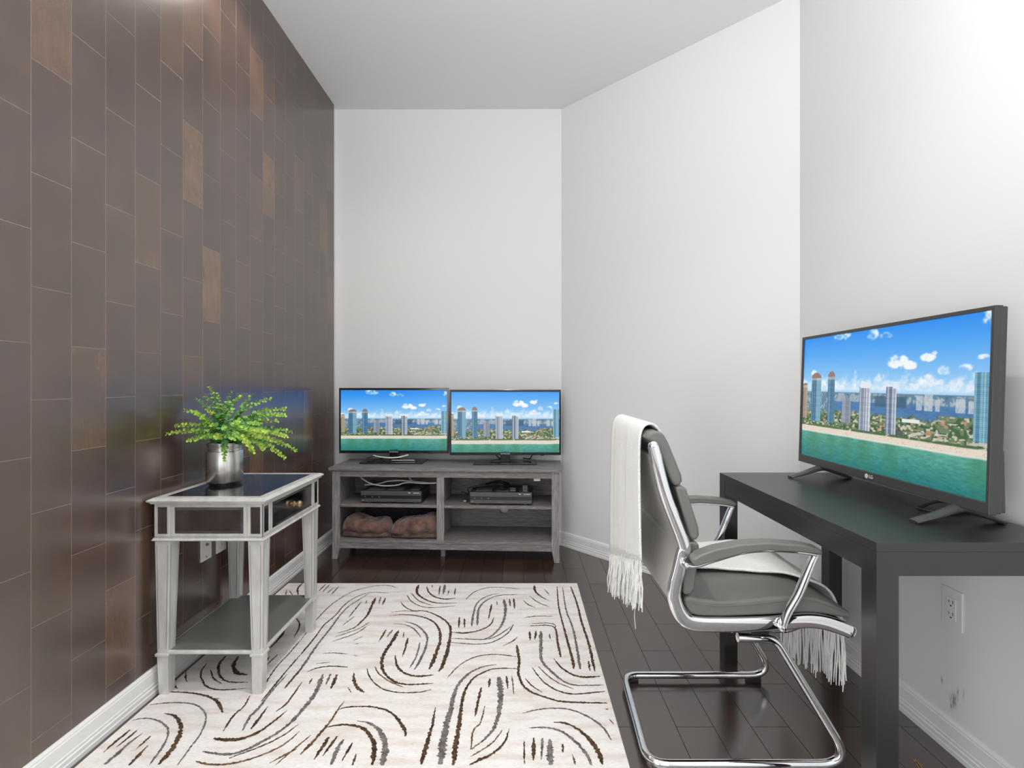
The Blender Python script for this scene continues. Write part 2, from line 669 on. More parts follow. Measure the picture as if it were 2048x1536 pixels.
def yarn(name, a, b):
    m, N, L, bb = newmat(name)
    tc = N.new('ShaderNodeTexCoord')
    n = N.new('ShaderNodeTexNoise')
    n.inputs['Scale'].default_value = 60
    n.inputs['Detail'].default_value = 4
    L.new(tc.outputs['Object'], n.inputs['Vector'])
    r = N.new('ShaderNodeValToRGB')
    r.color_ramp.elements[0].position = 0.38
    r.color_ramp.elements[0].color = a
    r.color_ramp.elements[1].position = 0.68
    r.color_ramp.elements[1].color = b
    L.new(n.outputs['Fac'], r.inputs[0])
    L.new(r.outputs[0], bb.inputs['Base Color'])
    bb.inputs['Roughness'].default_value = 0.95
    return m


M_yarn_b = yarn('brown_yarn', rgb(52, 36, 26), rgb(104, 76, 50))
M_yarn_g = yarn('grey_yarn', rgb(92, 85, 82), rgb(138, 130, 126))
M_yarn_t = yarn('tan_yarn', rgb(84, 60, 38), rgb(140, 106, 70))

# right wall paint with the black scuffs above its baseboard
M_wall_scuff, N_, L_, b_ = newmat('white_wall_paint_scuffed')
b_.inputs['Roughness'].default_value = 0.6
tc_ = N_.new('ShaderNodeTexCoord')
mp_ = N_.new('ShaderNodeMapping')
mp_.inputs['Scale'].default_value = (1, 500, 55)
L_.new(tc_.outputs['Object'], mp_.inputs[0])
n_ = N_.new('ShaderNodeTexNoise')
n_.inputs['Scale'].default_value = 1
n_.inputs['Detail'].default_value = 3
L_.new(mp_.outputs[0], n_.inputs['Vector'])
acc = None
for (yy, zz, ry, rz_, g) in ((1.533, 0.160, 0.017, 0.034, 1.0), (1.575, 0.196, 0.007, 0.018, 0.7), (1.518, 0.190, 0.005, 0.032, 0.8), (1.498, 0.195, 0.004, 0.03, 0.5), (1.54, 0.135, 0.008, 0.02, 0.8)):
    dv = N_.new('ShaderNodeVectorMath')
    dv.operation = 'SUBTRACT'
    L_.new(tc_.outputs['Object'], dv.inputs[0])
    dv.inputs[1].default_value = (1.329, yy, zz)
    ml = N_.new('ShaderNodeVectorMath')
    ml.operation = 'MULTIPLY'
    ml.inputs[1].default_value = (0, 1 / ry, 1 / rz_)
    L_.new(dv.outputs[0], ml.inputs[0])
    ln = N_.new('ShaderNodeVectorMath')
    ln.operation = 'LENGTH'
    L_.new(ml.outputs[0], ln.inputs[0])
    mr = N_.new('ShaderNodeMapRange')
    mr.inputs['From Min'].default_value = 1.0
    mr.inputs['From Max'].default_value = 0.1
    mr.inputs['To Max'].default_value = g
    L_.new(ln.outputs['Value'], mr.inputs['Value'])
    if acc is None:
        acc = mr.outputs[0]
    else:
        mx = N_.new('ShaderNodeMath')
        mx.operation = 'MAXIMUM'
        L_.new(acc, mx.inputs[0])
        L_.new(mr.outputs[0], mx.inputs[1])
        acc = mx.outputs[0]
ms = N_.new('ShaderNodeMath')
ms.operation = 'MULTIPLY'
L_.new(acc, ms.inputs[0])
th = N_.new('ShaderNodeMapRange')
th.inputs['From Min'].default_value = 0.40
th.inputs['From Max'].default_value = 0.55
L_.new(n_.outputs['Fac'], th.inputs['Value'])
L_.new(th.outputs[0], ms.inputs[1])
mx = N_.new('ShaderNodeMix')
mx.data_type = 'RGBA'
mx.inputs['A'].default_value = (0.80, 0.80, 0.79, 1)
mx.inputs['B'].default_value = (0.10, 0.10, 0.10, 1)
L_.new(ms.outputs[0], mx.inputs['Factor'])
L_.new(mx.outputs['Result'], b_.inputs['Base Color'])

# ------------------------------------------------------------------ the room
XL, XR = -1.338, 1.329
YE = 3.597                     # the panelling stops a hand's breadth short of the back wall
BL = Vector((-1.352, 3.662))   # back left corner
BR = Vector((0.291, 3.506))    # corner back wall / angled wall
RC = Vector((1.329, 2.374))    # corner angled wall / right wall
YB = -3.0


def zc(x, y):
    return 3.135 - 0.049 * (x + 1.338) + 0.012 * (y - 3.597)


def struct(o):
    o['kind'] = 'structure'
    return o


struct(MB().box(-1.6, 1.6, YB - 0.1, 3.9, -0.08, 0).build('floor', M_floor))
cs = [(-1.5, YB - 0.1), (1.5, YB - 0.1), (1.5, 3.85), (-1.5, 3.85)]
vs = [(x, y, zc(x, y)) for x, y in cs] + [(x, y, zc(x, y) + 0.1) for x, y in cs]
struct(MB().add(vs, [(0, 1, 2, 3), (7, 6, 5, 4), (0, 4, 5, 1), (1, 5, 6, 2), (2, 6, 7, 3), (3, 7, 4, 0)]).build('ceiling', M_ceil))


def wall(name, a, b, m, out, th=0.09, z1=3.1, mb=None):
    a, b = Vector(a), Vector(b)
    n = Vector(out).normalized() * th
    poly = [a, b, b + n, a + n]
    vs = [(p.x, p.y, 0) for p in poly] + [(p.x, p.y, zc(p.x, p.y) + 0.0) for p in poly]
    return struct(MB().add(vs, [(0, 1, 2, 3), (7, 6, 5, 4), (0, 4, 5, 1), (1, 5, 6, 2), (2, 6, 7, 3), (3, 7, 4, 0)]).build(name, m))


wall('wall_back', BL + Vector((-0.1, 0.0095)), BR, M_wall, (0.095, 1))
d = (RC - BR).normalized()
wall('wall_angled', BR, RC, M_wall, (-d.y, d.x))
wall('wall_right', RC, (XR, YB), M_wall_scuff, (1, 0))
WY0, WY1, WZ0, WZ1 = -2.45, -0.25, 0.30, 2.40      # left window opening added for fill light, behind the camera
LP0 = 0.20                                          # the board panelling starts here
mbw = MB()
for (ya, yb_) in ((YB, WY0), (WY1, 3.662)):
    vs = [(x, y, 0) for x, y in ((-1.352, ya), (-1.352, yb_), (-1.442, yb_), (-1.442, ya))]
    vs += [(p[0], p[1], zc(p[0], p[1])) for p in vs]
    mbw.add(vs, [(0, 1, 2, 3), (7, 6, 5, 4), (0, 4, 5, 1), (1, 5, 6, 2), (2, 6, 7, 3), (3, 7, 4, 0)])
mbw.box(-1.442, -1.352, WY0, WY1, 0, WZ0).box(-1.442, -1.352, WY0, WY1, WZ1, 3.06)
struct(mbw.build('wall_left', M_wall))
struct(MB().box(-1.43, -1.37, WY0, WY0 + 0.05, WZ0, WZ1).box(-1.43, -1.37, WY1 - 0.05, WY1, WZ0, WZ1).box(-1.43, -1.37, -1.37, -1.33, WZ0, WZ1)
       .box(-1.43, -1.37, WY0, WY1, WZ0, WZ0 + 0.05).box(-1.43, -1.37, WY0, WY1, WZ1 - 0.05, WZ1).build('added_window', M_trim))  # frame of the opening added for the side fill
# board panelling over the left wall
o = MB().add([(XL, LP0, 0), (XL, YE, 0), (-1.3515, YE, 0), (-1.3515, LP0, 0),
              (XL, LP0, zc(XL, LP0)), (XL, YE, zc(XL, YE)), (-1.3515, YE, zc(-1.3515, YE)), (-1.3515, LP0, zc(-1.3515, LP0))],
             [(0, 1, 2, 3), (7, 6, 5, 4), (0, 4, 5, 1), (1, 5, 6, 2), (2, 6, 7, 3), (3, 7, 4, 0)]).build('wall_left_panelling', M_panel)
struct(o)
tag(o, 'dark glossy wood board panelling covering the left wall')
# rear wall with the window the daylight comes through (behind the camera)
mb = MB()
mb.box(-1.352, -1.1, YB - 0.1, YB, 0, 3.06).box(1.1, XR, YB - 0.1, YB, 0, 2.92)
mb.box(-1.1, 1.1, YB - 0.1, YB, 0, 0.35).box(-1.1, 1.1, YB - 0.1, YB, 2.88, 2.92)
struct(mb.build('wall_rear', M_wall))
wn = struct(MB().box(-1.1, -1.05, YB - 0.08, YB - 0.02, 0.35, 2.88).box(1.05, 1.1, YB - 0.08, YB - 0.02, 0.35, 2.88)
            .box(-0.02, 0.02, YB - 0.08, YB - 0.02, 0.35, 2.88).box(-1.05, 1.05, YB - 0.08, YB - 0.02, 2.83, 2.88)
            .box(-1.05, 1.05, YB - 0.08, YB - 0.02, 0.35, 0.40).build('window_1', M_trim))

BBP = [(0, 0), (0.016, 0), (0.016, 0.014), (0.0135, 0.017), (0.0145, 0.030), (0.0115, 0.033), (0.0125, 0.042),
       (0.0105, 0.045), (0.0105, 0.082), (0.0085, 0.085), (0.0085, 0.090), (0.004, 0.097), (0, 0.097)]


def baseboard(name, a, b, nrm, e0=0.0, e1=0.0):
    """moulding profile run along the wall foot from a to b; e0/e1 mitre the ends"""
    a, b = Vector(a), Vector(b)
    n = Vector(nrm).normalized()
    t = (b - a).normalized()
    vs, k = [], len(BBP)
    for p, e in ((a, e0), (b, -e1)):
        for (o_, h) in BBP:
            q = p + n * o_ + t * (e * o_)
            vs.append((q.x, q.y, h))
    fs = [tuple(range(k)), tuple(range(2 * k - 1, k - 1, -1))] + [(i, (i + 1) % k, k + (i + 1) % k, k + i) for i in range(k)]
    return struct(MB().add(vs, fs).build(name, M_trim))


baseboard('baseboard_left', (XL, YB), (XL, 3.645), (1, 0), 0, 1)
bd = (BR - BL).normalized()
baseboard('baseboard_back', BL + bd * 0.014, BR, (bd.y, -bd.x), 1, 0.4)
baseboard('baseboard_angled', BR, RC, (d.y, -d.x), 0.4, 0.4)
baseboard('baseboard_right', RC, (XR, YB), (-1, 0), 0.4, 0)


# wall outlets
def outlet(x, y, z, facing, label, name='wall_outlet', group=None, decora=True):
    t = thing(name, label, 'outlet', (x, y, z), 0, group)
    f = facing
    MB().box(0, 0.006 * f, -0.036, 0.036, -0.060, 0.060).build('cover_plate', M_plate, t, bevel=0.002)
    if decora:
        r_ = MB().box(0.006 * f, 0.0085 * f, -0.0165, 0.0165, -0.034, 0.034).build('receptacle', M_plate, t, bevel=0.0008)
        mb = MB()
        for zz in (-0.018, 0.018):
            mb.box(0.0084 * f, 0.0088 * f, -0.0085, -0.0065, zz - 0.001, zz + 0.008)
            mb.box(0.0084 * f, 0.0088 * f, 0.0060, 0.0080, zz - 0.001, zz + 0.006)
            mb.lathe([(0.0026, 0.0084 * f), (0.0026, 0.0088 * f)], (0, -0.0003, zz - 0.009), 10, 'x')
        mb.build('slots', M_slot, r_)
    else:
        MB().lathe([(0.006, 0.006 * f), (0.006, 0.010 * f), (0.003, 0.010 * f), (0.003, 0.016 * f)], (0, 0, 0.006), 12, 'x').build('connector', M_brass, t)
        MB().lathe([(0.003, 0.006 * f), (0.0025, 0.0075 * f)], (0, 0, -0.046), 10, 'x').build('screw', M_slot, t)
    return t


outlet(XR, 1.533, 0.440, -1, 'white two-socket wall outlet on the right wall, seen under the black desk')
outlet(XL, 2.125, 0.440, 1, 'white wall plate with brass connector, nearer of the pair behind the silver table', 'wall_plate', None, False)
outlet(XL, 2.232, 0.440, 1, 'white wall outlet, farther of the pair behind the silver side table')

# ------------------------------------------------------------------ rug
exec_strokes = []
A_ = dict(x0=600, y0=1150, s=660 / 2048)
B_ = dict(x0=140, y0=1150, s=560 / 2048)
t1, t2, t3, t4, t5 = 0.0052, 0.0075, 0.0118, 0.017, 0.026
SA = [
    ([605, 88, 540, 72, 440, 80, 330, 110, 240, 160, 170, 215, 100, 290, 0, 420], t1, t1, 'b'),
    ([550, 120, 430, 118, 340, 150, 270, 200, 220, 260, 150, 320, 90, 400, 0, 510], t1, t2, 'b'),
    ([430, 122, 370, 160, 300, 205, 240, 270, 190, 340, 110, 440, 50, 530, 0, 600], t1, t3, 'g'),
    ([470, 150, 445, 200, 420, 255, 380, 300, 330, 340, 230, 372], t4, t1, 'b'),
    ([380, 175, 340, 225, 300, 275], t2, t1, 'b'), ([340, 265, 260, 325], t1, t1, 'b'),
    ([435, 300, 360, 345, 260, 380, 215, 395], t1, t1, 'b'), ([430, 315, 350, 370, 195, 425], t1, t1, 'b'),
    ([415, 165, 408, 188], t2, t1, 'b'), ([500, 145, 490, 190], t3, t2, 'g'), ([530, 150, 512, 195], t3, t2, 'b'),
    ([160, 65, 115, 110], t2, t2, 'b'), ([185, 65, 140, 115], t2, t2, 'g'), ([205, 90, 165, 125], t2, t2, 'b'), ([240, 80, 195, 130], t2, t2, 'b'),
    ([735, 70, 725, 110, 745, 140, 800, 170, 870, 185, 975, 182], t4, t1, 'b'),
    ([785, 80, 800, 115, 840, 145, 900, 158, 970, 152], t2, t3, 'b'),
    ([665, 135, 690, 170, 740, 200, 820, 212, 970, 200], t1, t1, 'b'), ([690, 120, 740, 170, 830, 200], t1, t1, 'b'),
    ([820, 70, 822, 90], t2, t2, 'b'), ([870, 75, 862, 130], t2, t2, 'b'), ([900, 68, 888, 130], t4, t3, 'g'), ([925, 100, 915, 135], t1, t1, 'b'), ([965, 90, 958, 135], t2, t2, 'b'),
    ([625, 175, 650, 205, 700, 230, 770, 232, 850, 260, 910, 300, 935, 350, 925, 430, 910, 500, 880, 580, 860, 610], t1, t4, 'b'),
    ([570, 240, 640, 232, 700, 235, 740, 240], t1, t1, 'b'),
    ([555, 262, 640, 255, 740, 265, 820, 295, 865, 350, 870, 420, 850, 480, 830, 540, 800, 600], t1, t4, 'b'),
    ([650, 300, 710, 315, 760, 350, 790, 400, 780, 460, 750, 530, 710, 600], t2, t3, 'g'),
    ([580, 312, 650, 318, 700, 340, 740, 380, 750, 400], t1, t2, 'g'), ([745, 430, 720, 520, 680, 590], t2, t2, 'g'),
    ([610, 355, 580, 410, 540, 470, 510, 530, 510, 590, 540, 640, 600, 680, 680, 692, 830, 685], t4, t2, 'b'),
    ([590, 510, 605, 580, 650, 620, 720, 640, 830, 632], t2, t3, 'b'),
    ([670, 400, 655, 460, 635, 520], t3, t1, 'b'),
    ([535, 350, 485, 430], t3, t1, 'b'), ([575, 350, 540, 395], t3, t2, 'g'), ([645, 365, 640, 400], t2, t2, 'b'),
    ([415, 590, 430, 640, 470, 690, 530, 725, 620, 742, 740, 740, 820, 722], t1, t1, 'b'), ([465, 580, 490, 625, 560, 675, 650, 712], t1, t1, 't'),
    ([145, 497, 220, 495, 300, 502], t1, t1, 'b'), ([335, 508, 360, 515], t1, t1, 'b'), ([340, 440, 370, 436], t1, t1, 'b'), ([330, 418, 390, 390], t1, t1, 't'),
    ([45, 612, 110, 588, 200, 577, 300, 585], t1, t2, 'b'), ([100, 562, 190, 552], t1, t1, 'b'),
    ([190, 625, 160, 695], t3, t2, 'g'), ([230, 630, 190, 720], t4, t3, 'b'), ([75, 655, 55, 690], t3, t2, 'b'),
    ([335, 618, 335, 665, 355, 710, 400, 742], t2, t4, 'b'), ([297, 712, 320, 745], t2, t1, 'b'),
    ([275, 795, 235, 850, 190, 920, 140, 980, 80, 1050, 0, 1130], t1, t3, 't'),
    ([230, 848, 310, 832, 430, 830, 530, 850, 590, 890, 630, 940, 655, 990, 650, 1020], t1, t3, 'b'),
    ([165, 960, 230, 945, 310, 945, 390, 965, 440, 1020, 460, 1080, 450, 1198], t2, t4, 'b'),
    ([355, 920, 420, 930, 480, 965, 515, 1020, 530, 1090, 510, 1198], t1, t5, 'g'),
    ([180, 1020, 85, 1165], t4, t2, 'b'), ([230, 1015, 140, 1140], t3, t2, 'b'), ([270, 1035, 230, 1100, 190, 1198], t3, t4, 'g'), ([325, 1055, 260, 1170], t3, t1, 'b'), ([350, 1125, 325, 1198], t1, t3, 'b'),
    ([840, 835, 825, 930, 800, 1020, 770, 1120, 750, 1198], t1, t4, 'b'),
    ([1220, 567, 1140, 580, 1060, 615, 1000, 670, 960, 740, 940, 830, 910, 940, 890, 1050, 870, 1198], t1, t5, 'g'),
    ([1350, 592, 1220, 592, 1140, 615, 1070, 660, 1025, 730, 1000, 830, 990, 930, 970, 1050, 950, 1198], t1, t4, 'b'),
    ([1340, 518, 1240, 505, 1130, 510, 1050, 535, 980, 580, 910, 655], t1, t1, 'b'),
    ([1235, 645, 1245, 750, 1235, 860, 1210, 950, 1160, 1020, 1060, 1100], t5, t1, 'g'), ([1060, 1100, 1075, 980, 1120, 930, 1148, 820], t1, t1, 't'),
    ([1125, 710, 1105, 800, 1085, 895], t3, t2, 'b'), ([1178, 655, 1172, 710], t3, t3, 'b'), ([1280, 640, 1290, 720], t3, t2, 'b'), ([1315, 635, 1328, 755], t1, t1, 'g'),
    ([1260, 970, 1200, 1050, 1130, 1100, 1055, 1145], t1, t1, 't'), ([1300, 965, 1270, 1050, 1200, 1120, 1120, 1160, 1045, 1198], t1, t3, 'b'),
    ([1030, 160, 1080, 115, 1160, 88, 1250, 85, 1370, 95], t1, t1, 'b'), ([1235, 120, 1150, 145, 1095, 190, 1075, 260, 1065, 330], t1, t3, 'g'),
    ([1355, 130, 1240, 135, 1160, 165, 1110, 220, 1100, 325], t1, t3, 'g'),
    ([1265, 160, 1275, 220, 1265, 290, 1230, 350, 1160, 405, 1080, 410, 930, 402], t4, t1, 'g'),
    ([1205, 270, 1180, 320, 1110, 355, 1020, 370, 945, 365], t1, t3, 'b'),
    ([1325, 315, 1290, 370, 1200, 425, 1090, 440, 925, 428], t1, t1, 'b'), ([1310, 330, 1230, 385, 1160, 412], t1, t1, 'b'),
    ([1190, 190, 1168, 290], t3, t1, 'b'), ([1222, 170, 1224, 198], t2, t2, 'b'), ([1300, 158, 1305, 205], t3, t2, 'b'), ([1327, 155, 1332, 220], t3, t2, 'b'), ([990, 272, 985, 340], t3, t2, 'b'), ([1020, 280, 1022, 340], t3, t2, 'b'),
    ([1350, 395, 1320, 420, 1255, 455], t2, t1, 't'),
    ([1345, 445, 1360, 540, 1355, 620, 1380, 690, 1430, 735, 1520, 770, 1640, 800, 1910, 808], t3, t2, 'b'),
    ([1400, 655, 1440, 700, 1510, 745], t1, t1, 'b'),
    ([1440, 585, 1480, 640, 1530, 690, 1600, 730, 1700, 752, 1895, 735], t1, t2, 'b'),
    ([1480, 580, 1530, 630, 1600, 680, 1700, 720], t1, t1, 't'),
    ([1495, 360, 1495, 450, 1500, 540, 1550, 600, 1620, 660, 1700, 695, 1890, 695], t4, t1, 'g'),
    ([1575, 530, 1620, 585, 1680, 625, 1750, 645, 1870, 642], t1, t3, 'b'),
    ([1430, 325, 1540, 322, 1585, 345, 1600, 430, 1620, 525], t1, t3, 'b'), ([1440, 312, 1530, 308, 1580, 318, 1585, 350], t1, t1, 'b'),
    ([1425, 360, 1428, 420], t3, t3, 'b'), ([1465, 358, 1457, 415], t3, t2, 'b'), ([1548, 375, 1552, 408], t2, t2, 'b'),
    ([1595, 80, 1605, 200, 1630, 310, 1660, 420, 1690, 530, 1700, 598], t1, t3, 'b'),
    ([1630, 85, 1650, 220, 1690, 330, 1715, 440, 1740, 600], t1, t3, 'g'),
    ([1680, 80, 1720, 190, 1750, 310, 1790, 430, 1830, 610], t2, t3, 'b'),
    ([1790, 545, 1800, 610], t3, t2, 'b'),
    ([1455, 75, 1460, 110, 1500, 145, 1545, 168], t4, t1, 'b'), ([1515, 95, 1550, 135], t1, t1, 'b'), ([1425, 140, 1480, 180, 1555, 210], t1, t1, 'b'), ([1385, 165, 1420, 195, 1465, 212], t1, t1, 'b'),
    ([1385, 275, 1470, 265, 1570, 267], t1, t1, 'b'),
    ([1380, 872, 1470, 850, 1570, 840, 1680, 850, 1790, 895, 1880, 960, 1935, 1045], t1, t2, 'g'),
    ([1575, 928, 1650, 935, 1730, 975, 1800, 1040, 1850, 1110, 1880, 1198], t2, t4, 'b'),
    ([1420, 963, 1540, 962, 1640, 995, 1720, 1060, 1780, 1130, 1810, 1198], t1, t3, 'g'),
    ([1392, 1040, 1392, 1198], t1, t1, 'b'), ([1450, 1025, 1450, 1170], t3, t3, 'b'), ([1505, 1028, 1498, 1165], t3, t1, 'g'), ([1550, 1035, 1555, 1198], t4, t5, 'g'), ([1630, 1065, 1632, 1120], t3, t2, 'b'), ([1690, 1130, 1710, 1198], t1, t3, 'b'),
    ([1895, 845, 1920, 845], t2, t2, 'b'), ([1920, 910, 1950, 945], t1, t1, 'b'),
]
SB = [
    ([850, 720, 845, 760, 858, 800], t2, t1, 'b'), ([745, 815, 785, 845], t3, t2, 'b'),
    ([1000, 660, 960, 720, 965, 780, 1000, 830, 1080, 855, 1180, 852, 1290, 845], t2, t1, 'b'),
    ([1028, 708, 1050, 770, 1110, 812], t1, t1, 'b'),
    ([1140, 605, 1090, 670, 1090, 740, 1130, 785, 1200, 800, 1310, 800], t3, t1, 'b'),
    ([1230, 610, 1195, 680, 1220, 730, 1300, 745], t3, t4, 'b'),
    ([665, 880, 760, 870, 900, 880, 1010, 905, 1080, 945, 1120, 1025], t1, t3, 'b'), ([1040, 920, 1095, 918], t1, t1, 'b'),
    ([580, 965, 700, 952, 830, 950, 930, 970, 990, 1030, 985, 1110, 940, 1200, 880, 1280, 785, 1412], t1, t1, 'g'),
    ([455, 1080, 540, 1065, 640, 1080, 710, 1130, 715, 1190, 680, 1270, 580, 1412], t1, t2, 'g'),
    ([690, 1030, 760, 1045, 810, 1110, 800, 1190, 740, 1300, 640, 1412], t2, t4, 'b'),
    ([440, 1150, 330, 1240, 235, 1325], t3, t1, 'b'), ([490, 1155, 330, 1285], t3, t1, 'b'), ([535, 1170, 430, 1250, 330, 1340, 245, 1412], t1, t4, 'g'), ([590, 1195, 470, 1305], t3, t1, 'b'), ([570, 1265, 490, 1350, 430, 1412], t1, t4, 'b'),
    ([1315, 900, 1270, 980, 1200, 1040, 1120, 1160], t1, t2, 'b'),
    ([1590, 740, 1480, 860, 1380, 990, 1310, 1060, 1260, 1160], t1, t3, 'g'),
    ([1450, 975, 1320, 1150], t1, t3, 'b'), ([1695, 800, 1640, 880, 1580, 960, 1500, 1020], t1, t2, 'b'),
    ([1850, 740, 1800, 870, 1720, 980, 1640, 1070, 1550, 1150, 1400, 1240, 1250, 1310, 1130, 1330, 970, 1310], t4, t2, 'g'),
    ([1590, 1005, 1500, 1080, 1380, 1165, 1270, 1210, 1160, 1225, 1045, 1212], t1, t4, 'b'),
    ([1670, 1110, 1560, 1190, 1400, 1270, 1160, 1360], t1, t1, 'b'), ([1680, 1160, 1560, 1260, 1390, 1340, 1200, 1395, 1030, 1405, 915, 1380], t1, t2, 't'),
    ([1660, 1290, 1560, 1340, 1450, 1400], t2, t1, 't'), ([1760, 1190, 1640, 1290, 1500, 1412], t1, t1, 't'),
    ([1520, 595, 1420, 690], t2, t1, 'b'), ([1460, 610, 1400, 690], t2, t2, 'b'), ([1570, 420, 1520, 490, 1450, 560], t4, t1, 'b'),
    ([1655, 325, 1680, 380, 1640, 470], t2, t1, 'b'),
    ([1682, 494, 1600, 590, 1500, 700, 1410, 840], t1, t1, 'b'), ([1682, 600, 1580, 720, 1450, 880, 1400, 940], t1, t2, 'b'), ([1700, 690, 1640, 760, 1565, 850], t3, t2, 'b'),
    ([1700, 70, 1665, 110, 1670, 160], t3, t2, 'b'), ([1585, 120, 1575, 160], t1, t1, 'b'), ([1605, 125, 1630, 160], t1, t1, 'b'),
]
RX0, RX1, RY0, RY1, RT = -1.302, 0.321, 0.55, 2.812, 0.007
rug = MB()
nx, ny = 36, 48
rs = random.Random(3)
for k, (xa, xb, ya, yb) in enumerate([(RX0, RX1, RY0, RY1)]):
    rug.box(xa, xb, ya, yb, 0.0005, RT)
ROFF = (-0.49, 1.68, 0)


ZSTEP = [0]


def ribbon(pts, w0, w1, mi):
    ZSTEP[0] += 1
    P = catmull([(p.x, p.y, 0) for p in pts], 6) if len(pts) > 2 else [pts[0].lerp(pts[1], k / 6) for k in range(7)]
    # resample at a fixed step so that the ragged pile edge is even
    Q = [P[0]]
    acc = 0
    for a, b in zip(P, P[1:]):
        L = (b - a).length
        while acc + L >= 0.005:
            t = (0.005 - acc) / L
            a = a.lerp(b, t)
            Q.append(a.copy())
            L = (b - a).length
            acc = 0
        acc += L
    if len(Q) < 3:
        return
    vs, fs = [], []
    n = len(Q)
    k0 = 0
    for i in range(n):
        t = (Q[min(i + 1, n - 1)] - Q[max(i - 1, 0)])
        t.normalize()
        nn = Vector((-t.y, t.x, 0))
        f = i / (n - 1)
        wd = (w0 + (w1 - w0) * f) * 0.5 * min(1, 0.4 + 2.5 * min(f, 1 - f) * (n * 0.005 / 0.15))
        a = wd * (1 + rs.uniform(-0.45, 0.35)) + rs.uniform(-0.0012, 0.0012)
        b = wd * (1 + rs.uniform(-0.45, 0.35)) + rs.uniform(-0.0012, 0.0012)
        for sgn, q in ((1, a), (-1, b)):
            p = Q[i] + nn * q * sgn
            vs.append((min(max(p.x, RX0 + 0.002), RX1 - 0.002), min(max(p.y, RY0 + 0.002), RY1 - 0.002), RT + 0.0005 + ZSTEP[0] * 3e-6))
    for i in range(n - 1):
        fs.append((2 * i, 2 * i + 1, 2 * i + 3, 2 * i + 2))
    rug.add(vs, fs, mi)


MI = dict(b=1, g=2, t=3)
for SS, cr in ((SA, A_), (SB, B_)):
    for (co, w0, w1, c) in SS:
        pts = [floor_at(cr['x0'] + co[i] * cr['s'], cr['y0'] + co[i + 1] * cr['s']) for i in range(0, len(co), 2)]
        ribbon(pts, w0, w1, MI[c])
        # the design repeats along the rug, on the part beyond the bottom of the picture
        sh = [p + Vector((0.04, -1.36, 0)) for p in pts]
        if all(RY0 + 0.01 < p.y < 1.46 for p in sh) and all(RX0 < p.x < RX1 for p in sh):
            ribbon(sh, w0, w1, MI[c])
o = rug.build('rug', [M_rug, M_yarn_b, M_yarn_g, M_yarn_t], off=ROFF, loc=ROFF)
tag(o, 'ivory area rug with brown and grey looping stroke pattern on the dark floor', 'rug')

# ------------------------------------------------------------------ tv console
CO = Vector((-1.2125, 3.221, 0))
CYAW = -math.atan2(0.077, 1.462)
CW = 1.464
CD = 0.352
CMAT = Matrix.Translation(CO) @ Matrix.Rotation(CYAW, 4, 'Z')


def cw(x, y, z):
    return CMAT @ Vector((x, y, z))


con = thing('tv_console', 'grey weathered-oak television console with four open bays against the back wall', 'tv stand', CO, CYAW)
ZT = 0.592
MB().box(-0.016, CW + 0.016, -0.014, CD + 0.002, ZT - 0.020, ZT).build('top_board', M_grain_h, con, bevel=0.0015)
SW = 0.050


def stile_poly(left):
    # front stile with a foot that narrows on its inner side
    if left:
        return [(0.0, 0.0), (0.034, 0.0), (0.047, 0.062), (SW, 0.075), (SW, ZT - 0.020), (0.003, ZT - 0.020), (0.003, 0.05)]
    return [(CW - p[0], p[1]) for p in stile_poly(True)][::-1]


for left in (True, False):
    MB().prism(stile_poly(left), 1, 0.0, 0.020).build('front_stile', M_grain_v, con, bevel=0.001)
    x0, x1 = (0.006, 0.022) if left else (CW - 0.022, CW - 0.006)
    poly = [(0.020, 0.0), (0.060, 0.0), (0.075, 0.075), (CD - 0.075, 0.075), (CD - 0.06, 0.0), (CD - 0.004, 0.0), (CD - 0.004, ZT - 0.020), (0.020, ZT - 0.020)]
    MB().prism(poly, 0, x0, x1).build('side_panel', M_grain_v, con, bevel=0.001)
MB().box(SW, CW - SW, 0.002, 0.020, ZT - 0.062, ZT - 0.020).build('top_rail', M_grain_h, con, bevel=0.001)
CX = CW / 2 - 0.026
MB().box(CX - 0.024, CX + 0.024, 0.001, 0.019, 0.112, ZT - 0.062).build('centre_stile', M_grain_v, con, bevel=0.001)
MB().box(CX - 0.008, CX + 0.008, 0.019, CD - 0.012, 0.130, ZT - 0.020).build('divider', M_grain_v, con)
for (xa, xb) in ((0.022, CX - 0.008), (CX + 0.008, CW - 0.022)):
    xs0, xs1 = (SW + 0.001, CX - 0.024) if xa < 0.1 else (CX + 0.024, CW - SW - 0.001)
    poly = [(xa, 0.020), (xs0, 0.020), (xs0, 0.006), (xs1, 0.006), (xs1, 0.020), (xb, 0.020), (xb, CD - 0.012), (xa, CD - 0.012)]
    MB().prism(poly, 2, 0.335, 0.353).build('shelf', M_grain_h, con, bevel=0.001)
MB().box(0.022, CW - 0.022, 0.020, CD - 0.012, 0.112, 0.130).build('bottom_shelf', M_grain_h, con)
MB().box(SW, CW - SW, 0.0, 0.020, 0.108, 0.128).box(SW, CW - SW, 0.002, 0.019, 0.070, 0.108).build('bottom_rail', M_grain_h, con, bevel=0.001)
MB().box(CX - 0.014, CX + 0.014, 0.08, 0.11, 0.0, 0.112).build('centre_foot', M_grain_v, con, bevel=0.001)
# back board with the round cable holes
bm = bmesh.new()
yb = CD - 0.012


